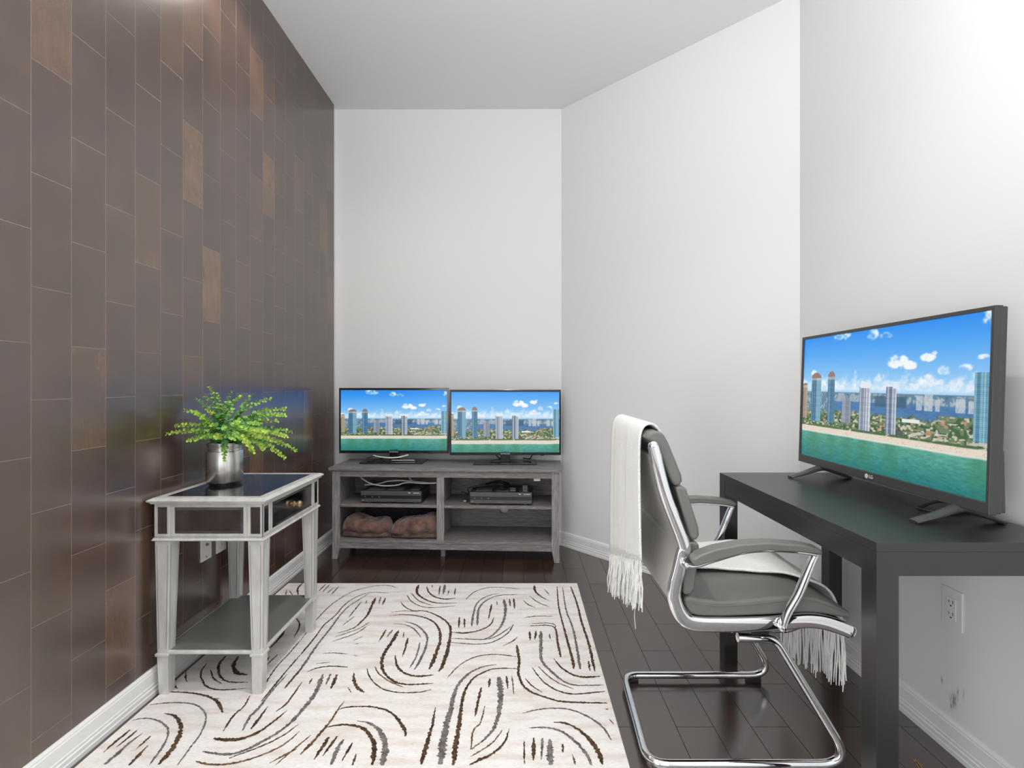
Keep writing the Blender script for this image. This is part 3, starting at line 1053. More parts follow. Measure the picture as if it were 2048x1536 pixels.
def hole_panel(xa, xb, za, zb, cx, cz, r):
    seg = 24
    outer, inner = [], []
    for k in range(seg):
        a = 2 * PI * k / seg
        dx, dz = math.cos(a), math.sin(a)
        inner.append((cx + r * dx, cz + r * dz))
        ts = []
        if dx > 1e-6: ts.append((xb - cx) / dx)
        if dx < -1e-6: ts.append((xa - cx) / dx)
        if dz > 1e-6: ts.append((zb - cz) / dz)
        if dz < -1e-6: ts.append((za - cz) / dz)
        t = min(ts)
        outer.append([cx + t * dx, cz + t * dz])
    for (qx, qz) in ((xa, za), (xa, zb), (xb, za), (xb, zb)):
        k = min(range(seg), key=lambda i: (outer[i][0] - qx) ** 2 + (outer[i][1] - qz) ** 2)
        outer[k] = [qx, qz]
    vs, fs = [], []
    for y in (yb, yb + 0.005):
        vs += [(p[0], y, p[1]) for p in outer] + [(p[0], y, p[1]) for p in inner]
    for k in range(seg):
        j = (k + 1) % seg
        fs += [(k, j, seg + j, seg + k), (2 * seg + j, 2 * seg + k, 3 * seg + k, 3 * seg + j), (seg + k, seg + j, 3 * seg + j, 3 * seg + k), (j, k, 2 * seg + k, 2 * seg + j)]
    return vs, fs


bb = MB()
for (xa, xb, hx) in ((0.006, CX, 0.36), (CX, CW - 0.006, 1.082)):
    bb.add(*hole_panel(xa, xb, 0.112, ZT - 0.022, hx, 0.247, 0.030))
bb.build('back_board', M_grain_h, con)
bm.free()
tag(MB().box(1.300, 1.342, 0.024, 0.050, ZT - 0.082, ZT - 0.021).build('bracket', M_plate, con, bevel=0.002), 'white plastic bracket')


# ------------------------------------------------------------------ the picture on the screens
def vnoise(x, y, seed):
    rng = np.random.RandomState(seed)
    g = rng.rand(64, 64)
    xi, yi = np.floor(x).astype(int), np.floor(y).astype(int)
    fx, fy = x - xi, y - yi
    fx, fy = fx * fx * (3 - 2 * fx), fy * fy * (3 - 2 * fy)
    a = g[yi % 64, xi % 64]
    b = g[yi % 64, (xi + 1) % 64]
    c = g[(yi + 1) % 64, xi % 64]
    d_ = g[(yi + 1) % 64, (xi + 1) % 64]
    return (a * (1 - fx) + b * fx) * (1 - fy) + (c * (1 - fx) + d_ * fx) * fy


def fbm(x, y, seed, oct=4):
    t, amp, tot = 0, 1.0, 0
    for k in range(oct):
        t = t + vnoise(x * 2 ** k, y * 2 ** k, seed + k) * amp
        tot += amp
        amp *= 0.55
    return t / tot


def sm(a, b, x):
    t = np.clip((x - a) / (b - a), 0, 1)
    return t * t * (3 - 2 * t)


def picture(u, v):
    """seaside skyline under a blue sky; u to the right, v downwards, 0..1"""
    asp = 1.778
    col = np.zeros(u.shape + (3,))

    def put(mask, c):
        c = np.asarray(c, float)
        col[:] = col * (1 - mask[..., None]) + c * mask[..., None]
    one = np.ones_like(u)
    k = np.clip(v / 0.47, 0, 1)
    top, bot = np.array([24, 138, 242.]), np.array([176, 218, 248.])
    col[:] = top + (bot - top) * (k ** 1.05)[..., None]
    # clouds
    n = fbm(u * 16 * asp, v * 20, 5)
    n2 = fbm(u * 26 * asp, v * 30, 9)
    cl = np.zeros_like(u)
    for (cx, cy, rx, ry, g) in ((0.285, 0.035, 0.08, 0.055, 1), (0.49, 0.065, 0.045, 0.06, .75), (0.56, 0.085, 0.05, 0.035, .7), (0.985, 0.065, 0.03, 0.06, 1), (0.075, 0.0, 0.05, 0.03, .6),
                                (0.625, 0.265, 0.065, 0.055, 1.25), (0.685, 0.29, 0.05, 0.035, 1.1), (0.765, 0.25, 0.045, 0.035, 1.1), (0.79, 0.225, 0.02, 0.02, 1.0), (0.25, 0.265, 0.02, 0.015, .8),
                                (0.83, 0.33, 0.04, 0.04, 1.0), (0.91, 0.32, 0.04, 0.03, .8), (0.76, 0.38, 0.05, 0.04, .9), (0.97, 0.265, 0.03, 0.02, .9), (0.09, 0.315, 0.03, 0.03, 1)):
        dd = ((u - cx) / rx) ** 2 + ((v - cy) / ry) ** 2
        cl = np.maximum(cl, g * np.clip(1.25 - dd, 0, 1))
    band = sm(0.33, 0.40, v + 0.10 * (n - 0.5)) * (1 - sm(0.43, 0.47, v))
    cl = np.maximum(cl, band * 0.70)
    bm_ = sm(0.34, 0.41, v + 0.16 * (n - 0.5) + 0.05 * (n2 - 0.5)) * (1 - sm(0.44, 0.47, v)) * (0.45 + 0.6 * sm(0.35, 0.7, n2))
    m = np.maximum(np.clip(bm_, 0, 1) * 0.85, sm(0.30, 0.78, cl * (0.05 + 1.25 * n) + 0.30 * (n2 - 0.5)))
    shade = 255 - 18 * sm(0.5, 0.8, n2)
    put(m * 0.95, np.stack([shade, shade, np.minimum(255, shade + 4)], -1))
    # far city strip beyond the horizon
    hz = 0.472
    put(sm(hz - 0.004, hz + 0.004, v), np.array([98, 132, 158.]))
    fs = vnoise(u * 150, v * 60, 21)
    far = (v > hz + 0.005)
    put(far * sm(0.5, 0.8, fs) * 0.6, np.array([206, 212, 216.]))
    put(far * sm(0.62, 0.9, vnoise(u * 70, v * 90, 22)) * 0.6, np.array([70, 104, 96.]))
    bt = 0.50 + 0.05 * (vnoise(u * 60, 0 * u, 23) - 0.5)
    put(far * (v > bt) * (v < 0.56) * (vnoise(u * 60, 0 * u, 24) > 0.5) * 0.7, np.array([176, 186, 196.]))
    # lake
    lk = sm(0.53, 0.545, v + 0.02 * (n - 0.5)) * (1 - sm(0.635, 0.65, v + 0.03 * (n2 - 0.5))) * sm(0.17, 0.25, u)
    put(lk * 0.95, np.array([74, 124, 176.]))
    put(lk * sm(0.55, 0.8, vnoise(u * 60, v * 240, 31)) * 0.5, np.array([52, 96, 150.]))
    put((sm(0.50, 0.52, u) * (1 - sm(0.665, 0.68, u)) * sm(0.485, 0.495, v) * (1 - sm(0.555, 0.57, v))) * 0.85, np.array([58, 92, 120.]))
    for (a, b, t_) in ((0.72, 0.745, 0.485), (0.755, 0.79, 0.468), (0.80, 0.82, 0.50), (0.88, 0.915, 0.495), (0.925, 0.95, 0.505)):
        put(((u > a) & (u < b) & (v > t_) & (v < 0.57)) * 0.9 * (0.75 + 0.25 * (vnoise(u * 300, v * 90, 33) > 0.4)), np.array([196, 204, 210.]))
    # low town and trees
    tw = sm(0.60, 0.64, v + 0.05 * (n - 0.5))
    tw = np.maximum(tw, sm(0.585, 0.60, v + 0.02 * (n2 - 0.5)) * sm(0.79, 0.84, u))
    put(tw, np.array([112, 130, 94.]))
    put(tw * sm(0.46, 0.62, vnoise(u * 75, v * 60, 41)) * 0.9, np.array([62, 98, 54.]))
    put(tw * sm(0.60, 0.74, vnoise(u * 95, v * 85, 42)) * 0.9, np.array([216, 206, 188.]))
    put(tw * sm(0.72, 0.85, vnoise(u * 80, v * 75, 43)) * 0.8, np.array([40, 66, 44.]))
    put(tw * sm(0.78, 0.88, vnoise(u * 60, v * 55, 44)) * 0.8, np.array([198, 150, 118.]))
    put(((u > 0.655) & (u < 0.735) & (v > 0.63) & (v < 0.652)) * 0.95, np.array([240, 242, 242.]))
    # low white houses by the shore
    put(((v > 0.70) & (v < 0.755) & (u > 0.66)) * sm(0.5, 0.6, vnoise(u * 38 + v * 40, v * 70, 45)) * 0.8, np.array([222, 214, 204.]))

    def tower(a, b, t_, base, cl_, cd, dome=None, white=None, seed=0):
        mk = (u > a) & (u < b) & (v > t_) & (v < base)
        f = (u - a) / (b - a)
        st = (vnoise(f * 9 + seed, 0 * u, 50 + seed) > 0.5) * 0.5 + 0.5 * (np.sin(v * 620) > 0) * 0.5
        c = np.asarray(cd) + (np.asarray(cl_) - np.asarray(cd)) * np.clip(st + 0.25 * (f > 0.55), 0, 1)[..., None]
        put(mk * 1.0, c)
        if dome is not None:
            mid, hw = (a + b) / 2, (b - a) / 2
            dm = (((u - mid) / hw) ** 2 + ((v - t_) / dome) ** 2 < 1) & (v < t_)
            put(dm * 1.0, np.array([150, 116, 104.]))
            put((mk & (v < t_ + 0.02)) * 0.5, np.array([222, 224, 220.]))
        if white is not None:
            (wa, wb, wt) = white
            wk = (u > wa) & (u < wb) & (v > wt + (u - wa) * 0.25) & (v < t_ + 0.01)
            put(wk * 1.0, np.array([226, 236, 242.]))
    tower(0.0, 0.036, 0.42, 0.70, (196, 182, 150), (140, 128, 112), 0.02, seed=1)
    tower(0.0716, 0.1485, 0.36, 0.715, (132, 178, 200), (52, 96, 128), 0.042, seed=2)
    tower(0.2016, 0.252, 0.355, 0.715, (126, 172, 196), (46, 92, 124), 0.045, seed=3)
    tower(0.305, 0.364, 0.517, 0.70, (176, 182, 194), (104, 114, 132), seed=4)
    tower(0.419, 0.485, 0.43, 0.738, (220, 224, 230), (116, 128, 150), None, (0.425, 0.485, 0.385), seed=5)
    tower(0.570, 0.626, 0.428, 0.738, (206, 214, 224), (92, 108, 134), None, (0.606, 0.626, 0.392), seed=6)
    tower(0.944, 1.0, 0.345, 0.715, (156, 206, 220), (72, 124, 152), seed=7)
    put(((u > 0.626) & (u < 0.69) & (v > 0.68 + (u - 0.626) * 0.9) & (v < 0.75)) * 0.6, np.array([52, 66, 62.]))
    # dune green, beach, sea
    put(sm(0.735, 0.742, v) * sm(0.35, 0.5, n2), np.array([76, 106, 62.]))
    bw = 0.006 * (fbm(u * 6, 0 * u, 61) - 0.5)
    put(sm(0.752, 0.758, v + bw), np.array([232, 218, 202.]))
    put(sm(0.752, 0.758, v + bw) * sm(0.7, 0.9, vnoise(u * 200, v * 160, 62)) * 0.4, np.array([170, 150, 132.]))
    sea = sm(0.795, 0.806, v + bw)
    kk = np.clip((v - 0.80) / 0.2, 0, 1)
    s0, s1 = np.array([96, 170, 150.]), np.array([34, 122, 122.])
    sc = s0 + (s1 - s0) * kk[..., None]
    wv_ = fbm(u * 60, v * 160, 71, 3)
    sc = sc * (0.82 + 0.36 * wv_)[..., None]
    put(sea, sc)
    for (cx, hw) in ((0.105, 0.05), (0.235, 0.035), (0.345, 0.04), (0.455, 0.045), (0.60, 0.04), (0.97, 0.04)):
        put(sea * np.exp(-((u - cx) / hw) ** 2) * (1 - 0.5 * kk) * 0.55, np.array([58, 128, 88.]))
    put(sm(0.793, 0.797, v + bw) * (1 - sm(0.803, 0.810, v + bw)) * 0.6, np.array([240, 244, 240.]))
    return np.clip(col, 0, 255) / 255


M_screen = attr_mat('lit_screen', 'picture', 0.35, 0.86)


def screen_mesh(name, w_, h_, nu, nv, fu, fv, parent, loc=(0, 0, 0), shear=0.0):
    """flat lit panel facing local -Y, its picture in a colour per vertex"""
    uu, vv = np.meshgrid(np.linspace(0, 1, nu), np.linspace(0, 1, nv))
    pic = picture(fu(uu), fv(vv))
    li = np.where(pic <= 0.04045, pic / 12.92, ((pic + 0.055) / 1.055) ** 2.4)
    X = (uu - 0.5) * w_
    Z = (0.5 - vv) * h_
    co = np.stack([X, Z * shear, Z], -1).reshape(-1, 3)
    idx = np.arange(nu * nv).reshape(nv, nu)
    fa = np.stack([idx[1:, :-1], idx[1:, 1:], idx[:-1, 1:], idx[:-1, :-1]], -1).reshape(-1, 4)
    me = bpy.data.meshes.new(name)
    me.from_pydata(co.tolist(), [], fa.tolist())
    at_ = me.color_attributes.new('picture', 'FLOAT_COLOR', 'POINT')
    rgba = np.concatenate([li.reshape(-1, 3), np.ones((nu * nv, 1))], 1).astype(np.float32)
    at_.data.foreach_set('color', rgba.ravel())
    me.materials.append(M_screen)
    o = bpy.data.objects.new(name, me)
    C.objects.link(o)
    o.parent = parent
    o.location = loc
    return o


def frame_mb(w_, h_, bl, br_, bt, bbm, y0, y1, shear=0.0):
    """bezel: a rectangular ring with depth, centred on the panel"""
    x0, x1, z0, z1 = -w_ / 2, w_ / 2, -h_ / 2, h_ / 2
    mb = MB()
    O = [(x0, z0), (x1, z0), (x1, z1), (x0, z1)]
    I = [(x0 + bl, z0 + bbm), (x1 - br_, z0 + bbm), (x1 - br_, z1 - bt), (x0 + bl, z1 - bt)]
    vs = []
    for y in (y0, y1):
        vs += [(p[0], y + p[1] * shear, p[1]) for p in O] + [(p[0], y + p[1] * shear, p[1]) for p in I]
    fs = []
    for k in range(4):
        j = (k + 1) % 4
        fs += [(k, j, 4 + j, 4 + k), (8 + j, 8 + k, 12 + k, 12 + j), (k, 8 + k, 8 + j, j), (4 + j, 12 + j, 12 + k, 4 + k)]
    return mb.add(vs, fs)


def console_tv(cx, cy, yaw, zb, zt_, fu, fv, label, base_front, wd=0.749):
    h_ = zt_ - zb
    t = thing('television', label, 'television', (cx, cy, ZT), yaw)
    zc_ = (zt_ + zb) / 2 - ZT
    frame_mb(wd, h_, 0.011, 0.011, 0.015, 0.019, -0.006, 0.012).build('bezel', M_black_gloss, t, bevel=0.0015, loc=(0, 0, zc_))
    sw, sh = wd - 0.022, h_ - 0.034
    screen_mesh('screen', sw, sh, 288, 162, fu, fv, t, (0, 0.0, zc_ + 0.002))
    mb = MB().box(-wd / 2 + 0.004, wd / 2 - 0.004, 0.012, 0.030, -h_ / 2 + 0.004, h_ / 2 - 0.004)
    mb.frustum((-0.28, 0.28, 0.030, 0.070, -h_ / 2 + 0.02), (-0.28, 0.28, 0.030, 0.055, h_ / 2 - 0.1))
    mb.build('rear_housing', M_black, t, bevel=0.003, loc=(0, 0, zc_))
    text_mesh('brand_lettering', 'SAMSUNG', 0.0125, M_mark, t, (0, -0.0065, zc_ - h_ / 2 + 0.0095), (R(90), 0, 0), spacing=1.1)
    MB().box(-0.032, 0.032, 0.0, 0.030, 0.008, zc_ - h_ / 2 + 0.03).build('neck', M_black_gloss, t, bevel=0.004)
    MB().box(-0.212, 0.212, base_front - cy, base_front - cy + 0.190, 0.001, 0.009).build('stand_base', M_black_gloss, t, bevel=0.002)
    MB().box(0.235, 0.262, -0.004, 0.010, zc_ - h_ / 2 - 0.004, zc_ - h_ / 2 + 0.001).build('sensor', M_black, t)
    return t


tv_l = console_tv(-0.861, 3.415, R(-0.6), 0.654, 1.0995, lambda u: u, lambda v: v,
           'left television on the console, its stand base half hidden by white and black cables', 3.335)
tv_r = console_tv(-0.099, 3.37, R(0.3), 0.648, 1.088, lambda u: 0.015 + 0.985 * u, lambda v: 0.113 + 0.8 * v,
           'right television on the console, beside the angled wall, its stand base clear of cables', 3.295)


# ------------------------------------------------------------------ receivers on the upper shelves
def receiver(lx, ly, label):
    p = cw(lx, ly, 0.353)
    t = thing('set_top_box', label, 'receiver', p, CYAW + R(0.3), 'receivers on the console shelves')
    W_, D_, H_, z0 = 0.398, 0.215, 0.073, 0.009
    MB().box(0, W_, 0.006, D_, z0, z0 + H_).build('casing', M_box, t, bevel=0.002)
    MB().box(0.001, W_ - 0.001, 0, 0.006, z0 + 0.044, z0 + H_ - 0.001).box(0.001, W_ - 0.001, 0.0005, 0.006, z0 + 0.001, z0 + 0.023).build('front_panel', M_boxface, t, bevel=0.0012)
    MB().box(0.001, W_ - 0.001, 0.002, 0.006, z0 + 0.024, z0 + 0.043).build('display_strip', M_grip, t)
    for (a, b) in ((0.035, 0.135), (0.165, 0.265), (0.315, 0.375)):
        MB().box(a, b, 0.03, 0.17, z0 + H_, z0 + H_ + 0.0006).build('vent', M_vent, t)
    for k in range(3):
        MB().lathe([(0.004, 0.0015), (0.004, 0.002)], (0.03 + k * 0.045, 0, z0 + 0.034), 12, 'y').build('button', M_vent, t)
    for k in range(6):
        MB().box(0.172 + k * 0.008, 0.177 + k * 0.008, 0.0, 0.0006, z0 + 0.011, z0 + 0.014).build('button', M_vent, t)
    MB().box(0.007, 0.024, 0.0, 0.0006, z0 + 0.008, z0 + 0.015).build('printed_badge', M_vent, t)
    lg = MB()
    lg.prism([(0.310, z0 + 0.064), (0.318, z0 + 0.066), (0.328, z0 + 0.064), (0.322, z0 + 0.060), (0.324, z0 + 0.056), (0.316, z0 + 0.060)], 1, -0.0006, 0.0)
    for k in range(8):
        lg.box(0.345 + k * 0.005, 0.349 + k * 0.005, -0.0006, 0, z0 + 0.059, z0 + 0.0635)
    lg.build('printed_mark', M_mark, t)
    for (x, y) in ((0.045, 0.03), (W_ - 0.045, 0.03), (0.045, D_ - 0.03), (W_ - 0.045, D_ - 0.03)):
        MB().lathe([(0.012, 0), (0.011, z0)], (x, y, 0), 14).build('foot', M_vent, t)
    return t


receiver(0.178, 0.030, 'black receiver box on the upper left shelf with white cables lying on it')
receiver(0.892, 0.026, 'black receiver box on the upper right shelf under black plugs and remote')


def cable(name, label, pts, r, m, cat='cable', sub=8, owner=None):
    P = catmull(pts, sub)
    if owner is not None:                       # a cord that belongs to its set
        bpy.context.view_layer.update()
        inv = owner.matrix_world.inverted()
        return MB().tube([inv @ p for p in P], r, 8).build(name, m, owner, smooth=True)
    o = Vector(P[0])
    ob = MB().tube([p - o for p in P], r, 8).build(name, m, smooth=True)
    ob.location = o
    return tag(ob, label, cat)


def at_c(px, py, ly, yaw_w=None):
    """pixel at local depth ly of the console"""
    # iterate: find world Y where the console's local y equals ly
    Y = 3.25
    for _ in range(6):
        p = at(px, py, Y)
        l = CMAT.inverted() @ p
        Y += (ly - l.y) / math.cos(CYAW)
    return at(px, py, Y)


k4 = lambda x, y: (660 + x * 0.1237, 940 + y * 0.1237)
zt_box = 0.353 + 0.009 + 0.073


def on_box(pairs, lys, lift=0.0):
    out = []
    for (x, y), ly in zip(pairs, lys):
        p = at_c(*k4(x, y), ly)
        p.z = max(p.z, zt_box + 0.005 + lift)
        out.append(p)
    return out


cable('white_cable', 'white cable curving down from the top rail across the left receiver',
      on_box([(500, 120), (600, 190), (720, 235), (900, 255), (1080, 245), (1180, 215), (1300, 200), (1500, 215), (1720, 210)],
             [0.10, 0.085, 0.08, 0.08, 0.09, 0.10, 0.10, 0.09, 0.08]), 0.0045, M_cable_w)
cable('white_cable', 'white cable arching up over the middle of the left receiver from its left end',
      on_box([(560, 240), (700, 235), (800, 220), (950, 180), (1120, 168), (1280, 180), (1330, 185)], [0.12, 0.12, 0.11, 0.10, 0.10, 0.11, 0.12], 0.003), 0.0045, M_cable_w)
cable('white_cable', 'short white cable dropping from the top rail onto the right of the left receiver',
      on_box([(1280, 125), (1330, 175), (1420, 190), (1560, 205), (1650, 215)], [0.13, 0.125, 0.12, 0.115, 0.11], 0.006), 0.004, M_cable_w)
cable('black_cable', 'black cord coiled among the white cables on the left receiver',
      on_box([(640, 230), (660, 180), (720, 170), (700, 200), (820, 190), (980, 215), (1060, 235), (1000, 215), (1150, 200), (1350, 170), (1480, 170)],
             [0.14, 0.15, 0.16, 0.15, 0.15, 0.09, 0.10, 0.13, 0.14, 0.15, 0.16], 0.002), 0.0035, M_cable_b)
k3 = lambda x, y: (640 + x * 0.2539, 750 + y * 0.2539)


def on_top(pairs, Ys, floor_z=ZT):
    out = []
    for (x, y), Y in zip(pairs, Ys):
        p = at(*k3(x, y), Y)
        p.z = max(p.z, floor_z + 0.006)
        out.append(p)
    return out


cable('white_cable', 'white cable sagging below the left television above its stand base',
      on_top([(420, 634), (470, 645), (550, 652), (620, 648), (695, 630)], [3.37, 3.34, 3.33, 3.34, 3.37]), 0.0045, M_cable_w)
cable('white_cable', 'thin white cable lying across the left television stand base',
      on_top([(560, 683), (600, 678), (650, 672), (700, 678), (745, 684)], [3.40, 3.40, 3.40, 3.40, 3.40], ZT + 0.010), 0.003, M_cable_w)
cable('black_cable', 'black cord knotted in front of the left television stand base',
      on_top([(365, 655), (430, 640), (480, 655), (540, 645), (560, 670), (520, 680), (470, 665), (400, 676), (372, 682), (440, 690), (530, 684), (600, 690)],
             [3.36, 3.36, 3.35, 3.34, 3.34, 3.34, 3.36, 3.37, 3.36, 3.35, 3.34, 3.34], ZT + 0.009), 0.0038, M_cable_b)
cable('power_cord', 'black cord hanging behind the right television to its stand base',
      on_top([(1385, 630), (1405, 650), (1420, 662), (1380, 668), (1350, 680), (1350, 692)], [3.42, 3.42, 3.41, 3.40, 3.39, 3.38], ZT + 0.009), 0.0035, M_cable_b, owner=tv_r)
cable('power_cord', 'black cord end dropping behind the right side of the right television',
      on_top([(1672, 630), (1660, 650), (1650, 660), (1600, 655)], [3.42, 3.43, 3.45, 3.47]), 0.0035, M_cable_b, owner=tv_r)
k5 = lambda x, y: (880 + x * 0.127, 940 + y * 0.127)


def on_rbox(pairs, lys, fl=zt_box):
    out = []
    for (x, y), ly in zip(pairs, lys):
        p = at_c(*k5(x, y), ly)
        p.z = max(p.z, fl + 0.005)
        out.append(p)
    return out


cable('black_cable', 'black cord looping off the left end of the right receiver',
      on_rbox([(900, 210), (760, 235), (640, 250), (520, 265), (450, 280), (435, 310), (455, 345), (440, 380), (380, 350), (335, 350)],
              [0.12, 0.10, 0.09, 0.08, 0.06, 0.05, 0.06, 0.09, 0.10, 0.11], 0.36), 0.0038, M_cable_b)
cable('black_cable', 'black cord bundle heaped on top of the right receiver',
      on_rbox([(720, 225), (820, 195), (930, 175), (1010, 215), (960, 235), (860, 205), (980, 190), (1080, 215), (1000, 250), (960, 270), (990, 300), (1040, 280), (1100, 240)],
              [0.15, 0.14, 0.13, 0.12, 0.11, 0.13, 0.15, 0.13, 0.09, 0.07, 0.07, 0.09, 0.13]), 0.006, M_cable_b)


def plug(px, py, ly, w_, h_, label, name='power_adapter', cat='plug'):
    p = at_c(*k5(px, py), ly)
    p.z = zt_box + 0.001
    t = thing(name, label, cat, p, CYAW)
    MB().box(-w_ / 2, w_ / 2, -0.014, 0.016, 0, h_).build('body', M_black, t, bevel=0.003)
    MB().box(-w_ / 2 + 0.004, w_ / 2 - 0.004, -0.0155, -0.014, 0.004, 0.010).build('ridge', M_vent, t)
    return t


plug(1150, 300, 0.06, 0.04, 0.026, 'low black power plug on the right receiver, left of the remote')
t = plug(1340, 290, 0.05, 0.036, 0.044, 'upright black plug with pale dots on the right end of the right receiver')
mb = MB()
for i in range(3):
    for k in range(3):
        mb.lathe([(0.0028, -0.0152), (0.0028, -0.0140)], (-0.010 + i * 0.010, 0, 0.018 + k * 0.008), 8, 'y')
mb.build('buttons', M_vent, t)
p = at_c(*k5(395, 440), 0.10)
p.z = 0.353
t = thing('plug', 'black and white cord plugs lying left of the right receiver', 'plug', p, CYAW)
MB().box(-0.012, 0.012, -0.01, 0.012, 0.001, 0.018).build('body', M_black, t, bevel=0.003)
MB().box(-0.009, 0.009, -0.0115, -0.010, 0.004, 0.008).box(-0.009, 0.009, -0.0115, -0.010, 0.011, 0.014).build('print', M_mark, t)


# ------------------------------------------------------------------ brown throws in the lower left bay
def blanket(name, label, x0, x1, y0, y1, z0, h, m, seed, crease=0.36, cat='blanket', fold=True, amp=1.0):
    """folded plush: a soft roll over a flatter lower fold, creased along the front"""
    ns, nt = 64, 72
    p0 = cw((x0 + x1) / 2, (y0 + y1) / 2, z0)
    vs, fs = [], []
    for i in range(ns + 1):
        s_ = i / ns
        e = (1 - abs(2 * s_ - 1) ** 5) ** 0.45
        e = max(e, 0.02)
        x = (s_ - 0.5) * (x1 - x0)
        hh = h * (0.86 + 0.14 * math.sin(s_ * 5.1 + seed * 1.7) + 0.10 * mnoise.noise(Vector((s_ * 4, seed, 0.3))))
        cz = crease * hh * (1 + 0.18 * mnoise.noise(Vector((s_ * 3.3, seed + 4, 0))))
        for k in range(nt):
            a = 2 * PI * k / nt
            ca, sa = math.cos(a), math.sin(a)
            yy = math.copysign(abs(ca) ** 0.62, ca) * 0.5 * (y1 - y0)
            zz = hh * 0.5 + math.copysign(abs(sa) ** 0.7, sa) * 0.5 * hh
            if fold and ca < 0.2:
                dd = math.exp(-((zz - cz) / (0.10 * hh)) ** 2)
                yy += dd * 0.030 * (1 + 0.4 * mnoise.noise(Vector((s_ * 6, 1, seed))))
                if zz < cz:
                    yy += 0.006
            n1_ = mnoise.noise(Vector((x * 16 + seed * 3, yy * 14, zz * 20)))
            n2_ = mnoise.noise(Vector((x * 42 + seed * 5, yy * 34 + 2, zz * 48)))
            g = 1 - math.exp(-zz / 0.02)
            off = amp * (0.013 * n1_ + 0.0075 * n2_)
            yy2 = yy * (0.35 + 0.65 * e) + off * ca
            zz2 = zz * (0.30 + 0.70 * e) + off * sa * g
            zz2 = max(0.0, zz2)
            vs.append((x + 0.006 * n1_, yy2, zz2))
    for i in range(ns):
        for k in range(nt):
            j = (k + 1) % nt
            fs.append((i * nt + k, i * nt + j, (i + 1) * nt + j, (i + 1) * nt + k))
    fs.append(tuple(range(nt)))
    fs.append(tuple(ns * nt + k for k in range(nt))[::-1])
    o = MB().add(vs, fs).build(name, m, smooth=True, angle=80)
    o.location = p0
    o.rotation_euler = (0, 0, CYAW)
    return tag(o, label, cat)


blanket('folded_blanket', 'brown plush folded blanket in the lower left bay, left of the pair', 0.054, 0.366, -0.006, 0.19, 0.1305, 0.142, M_blanket, 1, 0.36)
blanket('folded_blanket', 'brown plush rolled blanket in the lower left bay, right of the pair', 0.376, 0.688, -0.010, 0.19, 0.1305, 0.155, M_blanket, 2, 0.30)
blanket('folded_blanket', 'charcoal fleece folded behind the two brown blankets in the lower bay', 0.06, 0.680, 0.228, 0.325, 0.131, 0.182, M_dark_cloth, 3, 0.5, 'blanket', False, 0.6)

# ------------------------------------------------------------------ mirrored side table
TO = Vector((-1.115, 2.045, 0))
tb = thing('side_table', 'silver side table with antique mirror panels and lower shelf beside the panelled wall', 'side table', TO)
TX0, TX1, TY0, TY1 = -1.3145 + 1.115, -0.924 + 1.115, 1.797 - 2.045, 2.295 - 2.045
ZA0, ZA1, ZTT = 0.562, 0.700, 0.720
RT0 = 0.0075     # the legs stand on the rug


def moulding(x0, x1, y0, y1, prof):
    """closed horizontal moulding: prof = [(outset, z)]"""
    vs, fs = [], []
    for (o_, z) in prof:
        vs += [(x0 - o_, y0 - o_, z), (x1 + o_, y0 - o_, z), (x1 + o_, y1 + o_, z), (x0 - o_, y1 + o_, z)]
    n = len(prof)
    for i in range(n - 1):
        for k in range(4):
            j = (k + 1) % 4
            fs.append((i * 4 + k, i * 4 + j, (i + 1) * 4 + j, (i + 1) * 4 + k))
    return vs, fs


tp = MB()
v_, f_ = moulding(TX0, TX1, TY0, TY1, [(0.0, ZA1 - 0.004), (0.008, ZA1 - 0.002), (0.010, ZA1 + 0.003), (0.016, ZA1 + 0.006), (0.018, ZA1 + 0.011), (0.014, ZA1 + 0.014), (0.004, ZA1 + 0.019), (-0.004, ZTT), (-0.022, ZTT), (-0.026, ZTT - 0.003)])
f_ = f_ + [(0, 1, 2, 3), tuple(len(v_) - 4 + k for k in range(4))]
tp.add(v_, f_).build('top_frame', M_silver, tb)
MB().box(TX0 + 0.024, TX1 - 0.024, TY0 + 0.024, TY1 - 0.024, ZTT - 0.0045, ZTT - 0.0012).build('mirror_top', M_mirror_top, tb)
LW = 0.056
# apron, with frames standing proud of the mirror insets
ap = MB()
ap.box(TX0 + 0.004, TX1 - 0.004, TY0 + 0.004, TY1 - 0.004, ZA0 + 0.002, ZA1)
ap.build('apron', M_silver, tb)
ab = MB()
v_, f_ = moulding(TX0, TX1, TY0, TY1, [(-0.004, ZA0), (0.003, ZA0 + 0.002), (0.007, ZA0 + 0.006), (0.003, ZA0 + 0.010), (0.003, ZA0 + 0.013), (-0.004, ZA0 + 0.015)])
ab.add(v_, f_).build('apron_bead', M_silver, tb)


def inset_frame(mb, axis, side, a0, a1, z0, z1, wd, base, proud):
    """raised frame on a face: axis 'x' = face looks along x, 'y' along y"""
    def bar(p0, p1, q0, q1):
        lo, hi = sorted((base, base + side * proud))
        if axis == 'y':
            mb.box(p0, p1, lo, hi, q0, q1)
        else:
            mb.box(lo, hi, p0, p1, q0, q1)
    bar(a0, a1, z0, z0 + wd)
    bar(a0, a1, z1 - wd, z1)
    bar(a0, a0 + wd, z0 + wd, z1 - wd)
    bar(a1 - wd, a1, z0 + wd, z1 - wd)


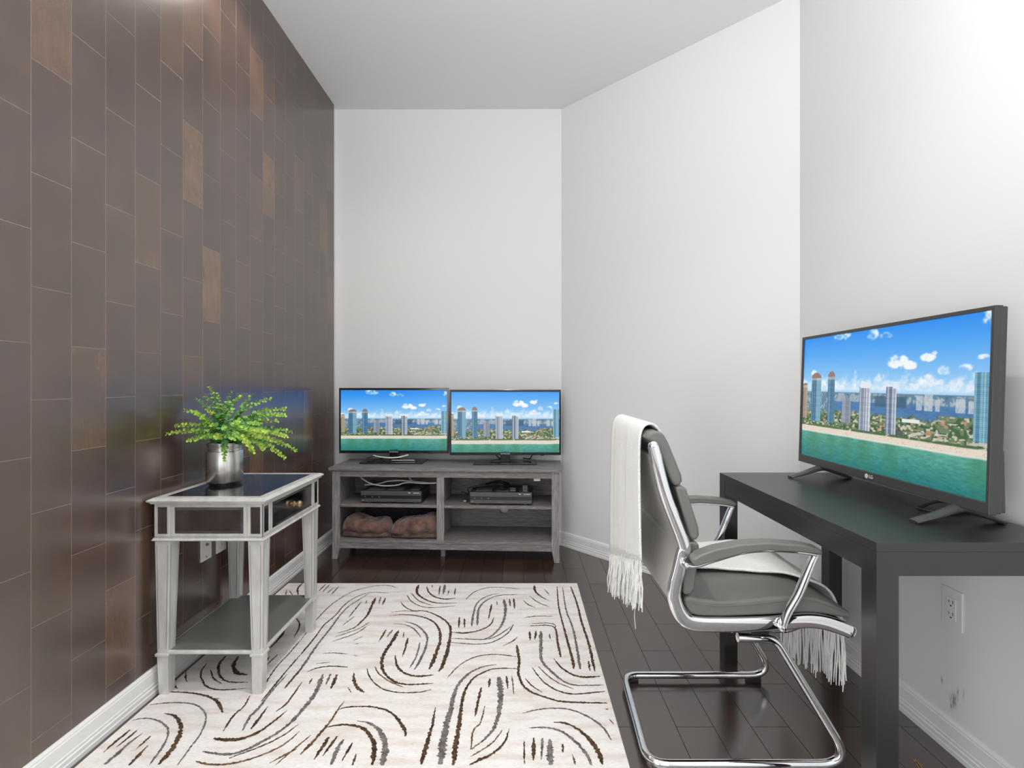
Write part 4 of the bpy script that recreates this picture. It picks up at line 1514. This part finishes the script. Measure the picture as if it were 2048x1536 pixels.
def mirror_pane(axis, side, a0, a1, z0, z1, base, name='mirror_panel', bev=0.006, parent=None):
    """bevelled mirror plate"""
    s0, s1 = base, base + side * 0.002
    O = [(a0, z0), (a1, z0), (a1, z1), (a0, z1)]
    I = [(a0 + bev, z0 + bev), (a1 - bev, z0 + bev), (a1 - bev, z1 - bev), (a0 + bev, z1 - bev)]

    def p3(p, s):
        return (p[0], s, p[1]) if axis == 'y' else (s, p[0], p[1])
    vs = [p3(p, s0 + side * 0.0006) for p in O] + [p3(p, s1) for p in I]
    fs = [(4, 5, 6, 7)] + [(k, (k + 1) % 4, 4 + (k + 1) % 4, 4 + k) for k in range(4)] + [(3, 2, 1, 0)]
    return MB().add(vs, fs).build(name, M_mirror, parent or tb)


za, zb = ZA0 + 0.016, ZA1 - 0.004
for side, yf in ((-1, TY0 + 0.004), (1, TY1 - 0.004)):
    for (a0, a1) in ((TX0, TX0 + LW), (TX1 - LW, TX1)):
        fm = MB()
        inset_frame(fm, 'y', side, a0, a1, za, zb, 0.010, yf, 0.004)
        fm.build('end_frame', M_silver, tb, bevel=0.001)
        mirror_pane('y', side, a0 + 0.0105, a1 - 0.0105, za + 0.0105, zb - 0.0105, yf, bev=0.002)
    fm = MB()
    inset_frame(fm, 'y', side, TX0 + LW + 0.004, TX1 - LW - 0.004, za, zb, 0.011, yf, 0.0035)
    mirror_pane('y', side, TX0 + LW + 0.0155, TX1 - LW - 0.0155, za + 0.0115, zb - 0.0115, yf, bev=0.010)
    fm.build('end_frame', M_silver, tb, bevel=0.001)
for (a0, a1) in ((TY0, TY0 + LW), (TY1 - LW, TY1)):
    fm = MB()
    inset_frame(fm, 'x', 1, a0, a1, za, zb, 0.010, TX1 - 0.004, 0.004)
    mirror_pane('x', 1, a0 + 0.0105, a1 - 0.0105, za + 0.0105, zb - 0.0105, TX1 - 0.004, bev=0.002)
    fm.build('front_frame', M_silver, tb, bevel=0.001)
dr = MB()
inset_frame(dr, 'x', 1, TY0 + LW + 0.004, TY1 - LW - 0.004, za, zb, 0.009, TX1 - 0.004, 0.0045)
drw = dr.build('drawer', M_silver, tb, bevel=0.001)
mirror_pane('x', 1, TY0 + LW + 0.0135, TY1 - LW - 0.0135, za + 0.0095, zb - 0.0095, TX1 - 0.004, bev=0.010, parent=drw)
kz = (za + zb) / 2
MB().lathe([(0.010, TX1 - 0.003), (0.011, TX1), (0.006, TX1 + 0.003), (0.0055, TX1 + 0.010), (0.010, TX1 + 0.013), (0.0125, TX1 + 0.017), (0.0135, TX1 + 0.022), (0.0115, TX1 + 0.027), (0.006, TX1 + 0.030), (0.0, TX1 + 0.0305)],
           (0, 0.004, kz), 20, 'x').build('knob', M_brass, drw, smooth=True)
# tapering legs with an outlined panel on each face, collar and foot
ZS = 0.150
for (sx, sy) in ((-1, -1), (1, -1), (1, 1), (-1, 1)):
    ox, oy = (TX0 if sx < 0 else TX1), (TY0 if sy < 0 else TY1)

    def rect(z, wd, ins):
        xa, xb = ox - sx * ins, ox - sx * (ins + wd)
        ya, yb2 = oy - sy * ins, oy - sy * (ins + wd)
        return (min(xa, xb), max(xa, xb), min(ya, yb2), max(ya, yb2), z)
    mb = MB()
    bot, top = rect(ZS + 0.006, 0.039, 0.006), rect(ZA0 + 0.002, LW - 0.002, 0.001)
    mb.frustum(bot, top)
    leg = mb.build('leg', M_silver, tb, bevel=0.0015)
    # thin grooves
    gr = MB()

    def lerp_rect(t):
        return [bot[i] + (top[i] - bot[i]) * t for i in range(5)]
    for t0 in (0.0,):
        A, B = lerp_rect(0.04), lerp_rect(0.96)
        e, q = 0.0008, 0.0014
        for (f, fx) in (('y', 2), ('y', 3), ('x', 0), ('x', 1)):
            sg = -1 if fx in (0, 2) else 1
            for edge in (0, 1):
                if f == 'y':
                    i0 = 0 if edge == 0 else 1
                    s_ = 1 if edge == 0 else -1
                    P0 = Vector((A[i0] + s_ * 0.007, A[fx], A[4]))
                    P1 = Vector((B[i0] + s_ * 0.007, B[fx], B[4]))
                else:
                    i0 = 2 if edge == 0 else 3
                    s_ = 1 if edge == 0 else -1
                    P0 = Vector((A[fx], A[i0] + s_ * 0.007, A[4]))
                    P1 = Vector((B[fx], B[i0] + s_ * 0.007, B[4]))
                gr.tube([P0, P1], q * 0.6, 5)
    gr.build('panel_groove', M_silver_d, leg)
    cb_ = MB()
    r_ = rect(0, 0.043, 0.003)
    cb_.box(r_[0] - 0.003, r_[1] + 0.003, r_[2] - 0.003, r_[3] + 0.003, ZS - 0.004, ZS + 0.007)
    cb_.build('collar', M_silver, leg, bevel=0.003, bseg=3)
    MB().frustum(rect(RT0, 0.035, 0.009), rect(ZS - 0.003, 0.040, 0.005)).build('foot', M_silver, leg, bevel=0.0015)
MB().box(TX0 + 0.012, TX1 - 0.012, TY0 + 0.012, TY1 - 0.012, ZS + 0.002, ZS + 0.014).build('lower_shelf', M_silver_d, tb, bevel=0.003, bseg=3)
sh = MB()
v_, f_ = moulding(TX0 + 0.012, TX1 - 0.012, TY0 + 0.012, TY1 - 0.012, [(-0.004, ZS), (0.003, ZS + 0.002), (0.005, ZS + 0.006), (0.003, ZS + 0.011), (0.0, ZS + 0.0145), (-0.004, ZS + 0.0147)])
sh.add(v_, f_).build('shelf_edge', M_silver, tb)

# ------------------------------------------------------------------ steel canister and eucalyptus
VC = Vector((-1.2135, 2.055, ZTT - 0.001))
prof = [(0.0, 0.0), (0.054, 0.0), (0.057, 0.004), (0.066, 0.011), (0.068, 0.016), (0.068, 0.132), (0.066, 0.137), (0.062, 0.139), (0.0615, 0.143), (0.0635, 0.145), (0.0635, 0.149), (0.0605, 0.151), (0.0605, 0.154), (0.0635, 0.156),
        (0.0645, 0.170), (0.0630, 0.172), (0.0600, 0.171), (0.059, 0.150), (0.058, 0.02), (0.0, 0.016)]
o = MB().lathe(prof, (0, 0, 0), 56).build('canister', M_steel, smooth=True, angle=25)
o.location = VC
tag(o, 'brushed steel canister holding a green plant on the side table', 'vase')

M_leaf = attr_mat('eucalyptus_leaf', 'leaf_tint', 0.45)
PB = VC + Vector((0, 0, 0.150))
plant = thing('eucalyptus_plant', 'leafy green eucalyptus sprays standing in the steel canister', 'plant', PB)
TIPS = [(170, 585, -0.2), (262, 500, -0.16), (370, 325, -0.10), (490, 205, -0.05), (578, 172, 0.0), (645, 72, -0.03), (722, 148, 0.03), (890, 315, -0.06), (455, 338, -0.13), (890, 115, 0.02),
        (1122, 150, 0.08), (1302, 205, 0.05), (1470, 310, 0.0), (1470, 378, -0.03), (1538, 560, -0.02), (1480, 610, -0.10), (1578, 765, -0.06), (1462, 852, -0.09), (1228, 745, -0.12), (1112, 778, -0.16),
        (798, 872, -0.15), (405, 652, -0.17), (905, 640, -0.17), (560, 610, -0.14), (1000, 170, 0.10), (1390, 440, 0.06), (1250, 560, -0.14), (1050, 640, -0.17), (660, 480, -0.08), (800, 520, -0.14),
        (960, 450, -0.09), (1150, 380, 0.0), (700, 620, -0.14), (1020, 520, -0.12), (560, 420, 0.0), (1200, 470, -0.08), (620, 330, -0.06), (1000, 330, 0.03), (1300, 640, -0.13), (860, 470, 0.06), (470, 560, -0.12)]
rl = random.Random(11)


def leaf(vs, fs, cols, p, nrm, tdir, size, colr):
    n = len(vs)
    nrm = nrm.normalized()
    u_ = tdir - nrm * tdir.dot(nrm)
    if u_.length < 1e-4:
        u_ = nrm.orthogonal()
    u_.normalize()
    w_ = nrm.cross(u_)
    K = 9
    vs.append(p + u_ * size * 0.55 - nrm * size * 0.10)
    cols.append([c * 0.92 for c in colr])
    for k in range(K):
        a = 2 * PI * k / K
        q = p + u_ * (size * 0.55 + size * 0.55 * math.cos(a)) + w_ * size * 0.50 * math.sin(a) + nrm * size * 0.06
        vs.append(q)
        cols.append([min(1, c * 1.15 + 0.01) for c in colr])
    for k in range(K):
        fs.append((n, n + 1 + k, n + 1 + (k + 1) % K))


for ti, (cx, cy, dy) in enumerate(TIPS):
    px, py = 300 + cx * 0.18555, 760 + cy * 0.18555
    Y = min(2.055 + dy, 1.306 / ((1040 - px) / 1000))
    tip = at(px, py, Y)
    base = PB + Vector((rl.uniform(-0.03, 0.03), rl.uniform(-0.03, 0.03), 0))
    dv = tip - base
    horiz = Vector((dv.x, dv.y, 0))
    rise = max(0.05, dv.z * 0.7 + 0.35 * horiz.length * 0.6)
    # leave the canister upright before bending outward over its rim
    if dv.z < 0.04:
        mid = base + horiz * 0.45 + Vector((0, 0, 0.085 + 0.02 * rl.random()))
    else:
        mid = base + horiz * 0.28 + Vector((0, 0, rise))
    P = []
    for k in range(25):
        t_ = k / 24
        P.append(base * (1 - t_) ** 2 + mid * 2 * t_ * (1 - t_) + tip * t_ * t_)
    P[0] = P[0] - Vector((0, 0, 0.07))
    L = sum((b - a).length for a, b in zip(P, P[1:]))
    vs, fs, cols = [], [], []
    ms = MB().tube([p - PB for p in P], 0.0016, 5, radii=[0.0018 - 0.0011 * k / 24 for k in range(25)])
    scol = (0.10, 0.24, 0.035)
    vs += [Vector(v) for v in ms.v]
    fs += ms.f
    cols += [scol] * len(ms.v)
    hue = rl.random()
    dark_ = rl.random()
    dk = (0.035, 0.215 + 0.05 * hue, 0.105 - 0.03 * hue)
    br_ = (0.33 + 0.15 * hue, 0.60, 0.075)
    d_ = 0.052
    par = 0
    acc = 0
    step = 0.0
    for i in range(1, 25):
        a, b = P[i - 1], P[i]
        Ls = (b - a).length
        acc += Ls
        step += Ls
        f = acc / L
        gap = 0.0138 - 0.0068 * f
        while step > gap and f > 0.12:
            step -= gap
            p = b - (b - a).normalized() * step - PB
            td = (b - a).normalized()
            sd = td.orthogonal().normalized()
            ang = par * R(90) + rl.uniform(-0.5, 0.5)
            sd = Matrix.Rotation(ang, 3, td) @ sd
            par += 1
            size = (0.0235 - 0.0145 * f ** 1.1) * rl.uniform(0.85, 1.15)
            m_ = max(0, min(1, (f - 0.25 - 0.35 * dark_) * 1.6 + rl.uniform(-0.15, 0.15)))
            colr = [dk[j] * (1 - m_) + br_[j] * m_ for j in range(3)]
            for sg in (1, -1):
                nrm = td * 0.8 + sd * sg * (-0.35) + Vector((rl.uniform(-.6, .6), rl.uniform(-.9, .3), rl.uniform(-.4, .7)))
                leaf(vs, fs, cols, p, nrm, sd * sg, size, colr)
    for v in vs:      # nothing grows into the wall
        if v.x + PB.x < XL + 0.004:
            v.x = XL + 0.004 - PB.x
    me = bpy.data.meshes.new('spray')
    me.from_pydata([tuple(v) for v in vs], [], fs)
    ca_ = me.color_attributes.new('leaf_tint', 'FLOAT_COLOR', 'POINT')
    for k, c in enumerate(cols):
        ca_.data[k].color = (c[0], c[1], c[2], 1)
    me.materials.append(M_leaf)
    o = bpy.data.objects.new('spray', me)
    C.objects.link(o)
    o.parent = plant

# ------------------------------------------------------------------ desk
DX0, DX1, DY0, DY1, DZ = 0.825, 1.298, 1.157, 2.067, 0.762
DO = Vector(((DX0 + DX1) / 2, (DY0 + DY1) / 2, 0))
desk = thing('desk', 'black-brown parsons desk with square legs along the right wall', 'desk', DO)
MB().box(DX0, DX1, DY0, DY1, DZ - 0.022, DZ).build('desk_top', M_desk, desk, bevel=0.0008, off=DO)
LG = 0.052
ap = MB()
ap.box(DX0 + 0.0012, DX0 + 0.02, DY0 + LG, DY1 - LG, DZ - 0.078, DZ - 0.0225).box(DX1 - 0.02, DX1 - 0.0012, DY0 + LG, DY1 - LG, DZ - 0.078, DZ - 0.0225)
ap.box(DX0 + LG, DX1 - LG, DY0 + 0.0012, DY0 + 0.02, DZ - 0.078, DZ - 0.0225).box(DX0 + LG, DX1 - LG, DY1 - 0.02, DY1 - 0.0012, DZ - 0.078, DZ - 0.0225)
ap.build('apron', M_desk, desk, off=DO)
for (xa, ya) in ((DX0, DY0), (DX1 - LG, DY0), (DX1 - LG, DY1 - LG), (DX0, DY1 - LG)):
    MB().box(xa, xa + LG, ya, ya + LG, 0, DZ - 0.0222).build('leg', M_desk, desk, bevel=0.0008, off=DO)

# ------------------------------------------------------------------ television on the desk
TL_ = Vector((1.172, 2.091))
TN_ = Vector((1.154, 1.223))
tc2 = (TL_ + TN_) / 2
rz = math.atan2(TN_.y - TL_.y, TN_.x - TL_.x)
TW, TH = (TN_ - TL_).length, 0.515
tv = thing('television', 'large television on the black desk, angled towards the chair', 'television', (tc2.x, tc2.y, DZ), rz)
SHR = 0.032
zc_ = 0.807 + TH / 2 - DZ
frame_mb(TW, TH, 0.010, 0.010, 0.011, 0.030, -0.008, 0.012, SHR).build('bezel', M_bezel, tv, bevel=0.0015, loc=(0, TH / 2 * SHR, zc_))
screen_mesh('screen', TW - 0.020, TH - 0.041, 480, 270, lambda u: u, lambda v: 0.03 + 0.985 * v, tv, (0, TH / 2 * SHR + 0.0095 * SHR - 0.002, zc_ + 0.0095), SHR)
rh = MB()
x0, x1 = -TW / 2 + 0.002, TW / 2 - 0.002
for (za_, zb_, y1_, xi) in ((-TH / 2 + 0.002, TH / 2 - 0.002, 0.026, 0.0), (-TH / 2 + 0.004, -0.10, 0.040, 0.004)):
    poly = [(0.012 + za_ * SHR, za_), (y1_ + za_ * SHR, za_), (y1_ + zb_ * SHR - (0.008 if xi else 0), zb_), (0.012 + zb_ * SHR, zb_)]
    rh.prism(poly, 0, x0 + xi, x1 - xi)
rh.build('rear_housing', M_bezel, tv, bevel=0.003, loc=(0, TH / 2 * SHR, zc_))
lgz = zc_ - TH / 2 + 0.015
lgy = 0.015 * SHR - 0.0088
text_mesh('brand_lettering', 'LG', 0.016, M_mark, tv, (0.012, lgy, lgz), (R(90), 0, 0))
em = MB().lathe([(0.0078, -0.0004), (0.0078, 0.0004)], (0, 0, 0), 24, 'y')
em.build('brand_emblem', M_mark, tv, loc=(-0.010, lgy, lgz))


def tv_foot(xl):
    """arched foot crossing below the panel"""
    prof_ = [(-0.118, 0.004, 0.004), (-0.10, 0.009, 0.0055), (-0.06, 0.020, 0.007), (-0.02, 0.034, 0.009), (0.012, 0.040, 0.011), (0.05, 0.028, 0.009), (0.09, 0.012, 0.006), (0.112, 0.0045, 0.0045)]
    P = catmull([(xl, p[0], p[1]) for p in prof_], 5)
    rad = [0.0] * len(P)
    n = len(prof_)
    for i in range(len(P)):
        f = i / (len(P) - 1) * (n - 1)
        a = int(min(f, n - 2))
        rad[i] = prof_[a][2] + (prof_[a + 1][2] - prof_[a][2]) * (f - a)
    return MB().tube(P, 0.01, 12, radii=rad, side=(1, 0, 0), r2=0.017, power=0.7)


for yw in (1.318, 1.945):
    xl = (tc2.y - yw)
    ft = tv_foot(xl)
    ft.box(xl - 0.014, xl + 0.014, 0.0, 0.022, 0.034, zc_ - TH / 2 + 0.02)
    ft.build('foot', M_bezel, tv, smooth=True, angle=40)
cable('power_cord', 'black power cord folded in a loop on the desk beneath the television',
      [Vector((p.x, p.y, max(p.z, DZ + 0.006))) for p in [at(1985, 1018, 1.43), at(1930, 1012, 1.45), at(1878, 1003, 1.47), at(1842, 1014, 1.46), at(1838, 1020, 1.45), at(1880, 1028, 1.41), at(1940, 1024, 1.42), at(1900, 1018, 1.44), at(1945, 1022, 1.42), at(1975, 1028, 1.40)]], 0.0042, M_cable_b, owner=tv)

# ------------------------------------------------------------------ chair
YN, YF = 1.43, 1.93
YM = (YN + YF) / 2
CH0 = Vector((0.68, YM, 0))
chair = thing('office_chair', 'grey leather cantilever office chair with chrome frame, facing the desk', 'chair', CH0)


def c4(x, y, Y=YN):
    return at(1200 + 0.3776 * x, 820 + 0.3776 * y, Y)


def c4p(pairs, Y=YN):
    return [c4(pairs[i], pairs[i + 1], Y) for i in range(0, len(pairs), 2)]


FR = c4p([282, 190, 345, 440, 442, 700, 436, 760, 416, 850, 396, 930, 394, 1000, 428, 1085, 492, 1128, 640, 1136, 880, 1131, 1000, 1122, 1090, 1114, 1170, 1120, 1250, 1142, 1322, 1168])
FRS = catmull(FR, 8)


def shift(P, Y):
    return [Vector((p.x, Y, p.z)) for p in P]


for Y in (YN, YF):
    P = shift(FRS, Y)
    n = len(P)
    rad = []
    for i in range(n):
        f = i / (n - 1)
        rad.append(0.0165 + 0.0040 * min(1, f / 0.55))
    fb = MB().tube(P, 0.014, 20, radii=rad, side=(0, 1, 0), r2=0.011, power=0.6)
    fr = fb.build('side_frame', M_chrome, chair, smooth=True, off=CH0, angle=60)
    tag(fr, 'chrome side frame')
    # rounded end caps
    for q, r_ in ((P[0], 0.0145), (P[-1], 0.0185)):
        MB().lathe([(0.0, -0.0112), (r_ * 0.62, -0.0105), (r_ * 0.94, -0.006), (r_, 0), (r_ * 0.94, 0.006), (r_ * 0.62, 0.0105), (0.0, 0.0112)], q, 20, 'y').build('end_cap', M_chrome, fr, smooth=True, off=CH0)

# back shell: a thin sheet between the frames following their curve
shell = FRS[2:int(len(FRS) * 0.52)]
vs, fs = [], []
ya, yb2 = YN + 0.008, YF - 0.008
SN = len(shell)
for i, p in enumerate(shell):
    t_ = (shell[min(i + 1, SN - 1)] - shell[max(i - 1, 0)]).normalized()
    nn = Vector((t_.z, 0, -t_.x))
    for o_ in (-0.004, 0.004):
        q = p + nn * o_
        vs += [(q.x, ya, q.z), (q.x, yb2, q.z)]
for i in range(SN - 1):
    a, b = i * 4, (i + 1) * 4
    fs += [(a, a + 1, b + 1, b), (a + 2, b + 2, b + 3, a + 3), (a, b, b + 2, a + 2), (a + 1, a + 3, b + 3, b + 1)]
fs += [(0, 2, 3, 1), ((SN - 1) * 4, (SN - 1) * 4 + 1, (SN - 1) * 4 + 3, (SN - 1) * 4 + 2)]
tag(MB().add(vs, fs).build('back_shell', M_leather_back, chair, smooth=True, off=CH0), 'smooth grey back shell')


def pad(pairs, name, y0=YN + 0.012, y1=YF - 0.012, bev=0.016, m=M_leather, Y=1.445, sub=0):
    P = c4p(pairs, Y)
    if sub:
        P = catmull(P, sub, True)
    poly = [(p.x, p.z) for p in P]
    o = MB().prism(poly, 1, y0, y1).build(name, m, chair, smooth=True, off=CH0, bevel=bev, bseg=4)
    return o


pad([236, 150, 262, 116, 300, 110, 334, 122, 362, 172, 432, 345, 436, 378, 424, 398, 396, 404, 372, 370, 300, 200, 262, 160], 'back_cushion')
pad([398, 406, 430, 404, 456, 412, 522, 622, 526, 660, 516, 686, 490, 692, 470, 670], 'back_cushion')
pad([470, 700, 500, 698, 522, 708, 526, 740, 500, 940, 484, 968, 452, 980, 438, 968, 440, 860, 462, 780], 'back_cushion')
# seat cushion
seat = pad([444, 1000, 470, 986, 520, 1000, 640, 1014, 780, 1006, 900, 994, 1030, 984, 1130, 990, 1220, 1020, 1300, 1058, 1328, 1072, 1326, 1104, 1290, 1100, 1180, 1082, 1080, 1076, 960, 1082, 800, 1090, 640, 1096, 520, 1094, 474, 1076, 448, 1034], 'seat_cushion', bev=0.014)
sp_ = c4p([500, 1026, 640, 1037, 780, 1030, 900, 1017, 1030, 1007, 1130, 1014, 1220, 1042, 1300, 1074], YN + 0.0115)
MB().tube(catmull(sp_, 4), 0.0018, 6).build('seam', M_leather, seat, smooth=True, off=CH0)
pn = c4p([500, 1098, 640, 1102, 880, 1094, 1000, 1088, 1100, 1082, 1180, 1088, 1270, 1106, 1268, 1118, 1180, 1100, 1080, 1095, 880, 1108, 640, 1116, 500, 1110], 1.445)
MB().prism([(p.x, p.z) for p in pn], 1, YN + 0.012, YF - 0.012).build('seat_pan', M_black, chair, off=CH0)

# arms
for (Y, sg) in ((1.405, -1), (1.955, 1)):
    top = c4p([440, 812, 500, 822, 600, 792, 740, 752, 880, 738, 1050, 748, 1140, 762], 1.405)
    top = [Vector((p.x, Y, p.z)) for p in catmull(top, 5)]
    arm = MB().tube(top, 0.006, 12, side=(0, 1, 0), r2=0.014, power=0.7)
    st = c4p([1140, 762, 1122, 800, 1090, 880, 1050, 975, 1000, 1060, 975, 1120, 964, 1168], 1.405)
    st = [Vector((p.x, Y, p.z)) for p in catmull(st, 5)]
    nst = len(st)
    arm.tube(st, 0.009, 14, side=(0, 1, 0), r2=0.012, radii=[0.0095 + 0.002 * math.sin(PI * k / nst) - 0.003 * (k / nst) ** 3 for k in range(nst)], power=0.75)
    ao = tag(arm.build('armrest', M_chrome, chair, smooth=True, off=CH0, angle=60), 'chrome armrest loop')
    pd = c4p([480, 778, 520, 752, 600, 724, 740, 697, 880, 690, 1050, 702, 1140, 722, 1158, 738, 1150, 754, 1050, 742, 880, 732, 740, 746, 600, 786, 500, 815, 484, 806], 1.405)
    MB().prism([(p.x, p.z) for p in pd], 1, Y - 0.024, Y + 0.024).build('arm_pad', M_leather, ao, smooth=True, off=CH0, bevel=0.009, bseg=4)
    bo = MB()
    for (bx, by) in ((448, 822), (966, 1156)):
        q = c4(bx, by, 1.405)
        yi = YN if sg < 0 else YF
        bo.lathe([(0.0, 0.016 * sg + Y - q.y * 0), (0.006, 0.0155 * sg + Y), (0.0075, 0.012 * sg + Y), (0.0075, yi + 0.0 * sg)] if True else [], (q.x, 0, q.z), 14, 'y')
    bo.build('bolt', M_chrome, ao, smooth=True, off=CH0)

# sled base: one bent tube, from under the seat down to the floor, round the back and up again
BN, BF = 1.453, 1.897
ZB = 0.024
r_t = 0.0125
XRr, XFr = 0.372, 0.952
zt_ = 0.392
pth = [(0.632, BN, zt_), (0.742, BN, zt_ - 0.004), (0.965, BN, ZB), (XRr, BN, ZB), (XRr + 0.02, BF, ZB), (0.965, BF, ZB), (0.742, BF, zt_ - 0.004), (0.632, BF, zt_)]
sl = MB().tube(fillet(pth, [0, 0.05, 0.055, 0.06, 0.06, 0.055, 0.05, 0], 10), r_t, 18)
slo = tag(sl.build('sled_base', M_chrome, chair, smooth=True, off=CH0, angle=60), 'chrome cantilever sled base')
for (x, y) in ((0.880, BN), (0.880, BF)):
    g = MB().box(x - 0.022, x + 0.030, y - 0.012, y + 0.012, 0.0005, 0.020)
    tag(g.build('glide', M_black, slo, off=CH0, bevel=0.002), 'black plastic glide')
for (x, y) in ((XRr + 0.05, BN), (XRr + 0.06, BF)):
    g = MB().box(x - 0.016, x + 0.016, y - 0.010, y + 0.010, 0.0005, 0.014)
    tag(g.build('glide', M_black, slo, off=CH0, bevel=0.002), 'black plastic glide')
for Y in (1.50, 1.86):
    P = fillet([(0.632, Y, 0.398), (0.80, Y, 0.398), (0.845, Y, 0.414)], 0.03, 6)
    MB().tube(P, 0.013, 16, side=(0, 1, 0), r2=0.016, power=0.8).build('mounting_rail', M_chrome, chair, smooth=True, off=CH0)
MB().box(0.67, 0.72, YN + 0.012, YF - 0.012, 0.404, 0.424).build('cross_brace', M_black, chair, off=CH0, bevel=0.003)

# ------------------------------------------------------------------ white throw over the chair
THR = thing('throw_blanket', 'white knitted throw with long fringe draped over the grey office chair', 'throw', CH0)
#        (x, z, y_near, y_far)
ST = [(0.352, None, 1.462, 1.915), (0.350, 0.70, 1.462, 1.905), (0.350, 0.82, 1.468, 1.90), (0.352, 0.93, 1.476, 1.898), (0.358, 0.985, 1.482, 1.898), (0.376, 1.008, 1.486, 1.897), (0.404, 1.004, 1.492, 1.896), (0.432, 0.965, 1.505, 1.895),
      (0.462, 0.90, 1.52, 1.89), (0.488, 0.83, 1.53, 1.89), (0.515, 0.75, 1.54, 1.89), (0.537, 0.68, 1.56, 1.89), (0.540, 0.60, 1.60, 1.89), (0.545, 0.545, 1.64, 1.895), (0.575, 0.523, 1.655, 1.90), (0.64, 0.519, 1.652, 1.905), (0.72, 0.521, 1.625, 1.908),
      (0.80, 0.529, 1.59, 1.908), (0.87, 0.525, 1.565, 1.905), (0.925, 0.508, 1.548, 1.90), (0.953, 0.488, 1.538, 1.895), (0.966, 0.460, 1.53, 1.89), (0.970, 0.43, 1.522, 1.885), (0.972, 0.405, 1.512, 1.875)]
WN = 48


def throw_pt(st, f):
    x, z, y0, y1 = st
    y = y0 + (y1 - y0) * f
    if z is None:
        z = 0.612 + (0.478 - 0.612) * f
    return Vector((x, y, z))


rows = []
for st in ST:
    rows.append([throw_pt(st, k / WN) for k in range(WN + 1)])
cols_ = [catmull([rows[i][k] for i in range(len(ST))], 5) for k in range(WN + 1)]
nr = len(cols_[0])
vs, fs = [], []
for i in range(nr):
    s_ = i / (nr - 1)
    hang = max(0, 1 - s_ / 0.22)
    for k in range(WN + 1):
        p = cols_[k][i].copy()
        f = k / WN
        fold = math.sin(f * 15 + 0.7) * 0.5 + math.sin(f * 27 + 2) * 0.3
        p.x += hang * 0.009 * fold - hang * 0.004
        if s_ > 0.6:
            p.z += 0.004 * (mnoise.noise(Vector((p.x * 14, p.y * 14, 1))) + 0.8) * min(1, (s_ - 0.6) * 10) * (1 if s_ < 0.93 else 0)
            if s_ > 0.93:
                p.x += (s_ - 0.93) / 0.07 * 0.006 * (fold + 0.8)
        vs.append(p)
for i in range(nr - 1):
    for k in range(WN):
        a = i * (WN + 1) + k
        fs.append((a, a + 1, a + WN + 2, a + WN + 1))
cl = MB().add(vs, fs).build('cloth', M_throw, THR, smooth=True, off=CH0, angle=180)
so = cl.modifiers.new('thickness', 'SOLIDIFY')
so.thickness = 0.007
so.offset = 0.0
rf = random.Random(5)


def fringe(row, lens, name, out):
    mb = MB()
    n = 92
    for k in range(n):
        f = (k + 0.5) / n
        i = f * WN
        a = int(i)
        p = vs[row * (WN + 1) + a].lerp(vs[row * (WN + 1) + min(a + 1, WN)], i - a)
        ln_ = lens(f) * rf.uniform(0.88, 1.08)
        P = []
        dx, dy = rf.uniform(-0.010, 0.010), rf.uniform(-0.012, 0.012)
        ph = rf.uniform(0, 6)
        for j in range(8):
            t_ = j / 7
            P.append(p + Vector((dx * t_ + out * 0.004 * t_ + 0.0022 * math.sin(ph + t_ * 9), dy * t_ + 0.0022 * math.cos(ph + t_ * 8), 0.010 - (ln_ + 0.010) * t_)))
        mb.tube(P, 0.0028, 5, radii=[0.0026, 0.0028, 0.0028, 0.0028, 0.0026, 0.0024, 0.0022, 0.0014])
    return mb.build(name, M_throw, THR, smooth=True, off=CH0)


fringe(0, lambda f: 0.142, 'fringe', -1)
fringe(nr - 1, lambda f: 0.195 + 0.085 * f, 'fringe', 1)
p0 = vs[4]
MB().tube([p0 + Vector((-0.004, 0, -0.13)), p0 + Vector((-0.006, 0.004, -0.17)), p0 + Vector((-0.004, -0.004, -0.205))], 0.0009, 5).build('loose_strand', M_throw, THR, off=CH0)

# thin elastic strand on the floor
P = catmull([floor_at(1828, 1520) + Vector((0, 0, .0015)), floor_at(1836, 1526) + Vector((0, 0, .0015)), floor_at(1846, 1540) + Vector((0, 0, .0015)), floor_at(1841, 1540) + Vector((0, 0, .0015)), floor_at(1832, 1527) + Vector((0, 0, .0015))], 4, True)
o = MB().tube([p - P[0] for p in P], 0.0012, 5, closed=True).build('rubber_band', M_yellow)
o.location = P[0]
tag(o, 'thin yellow rubber band on the floor beside the nearest desk leg', 'rubber band')
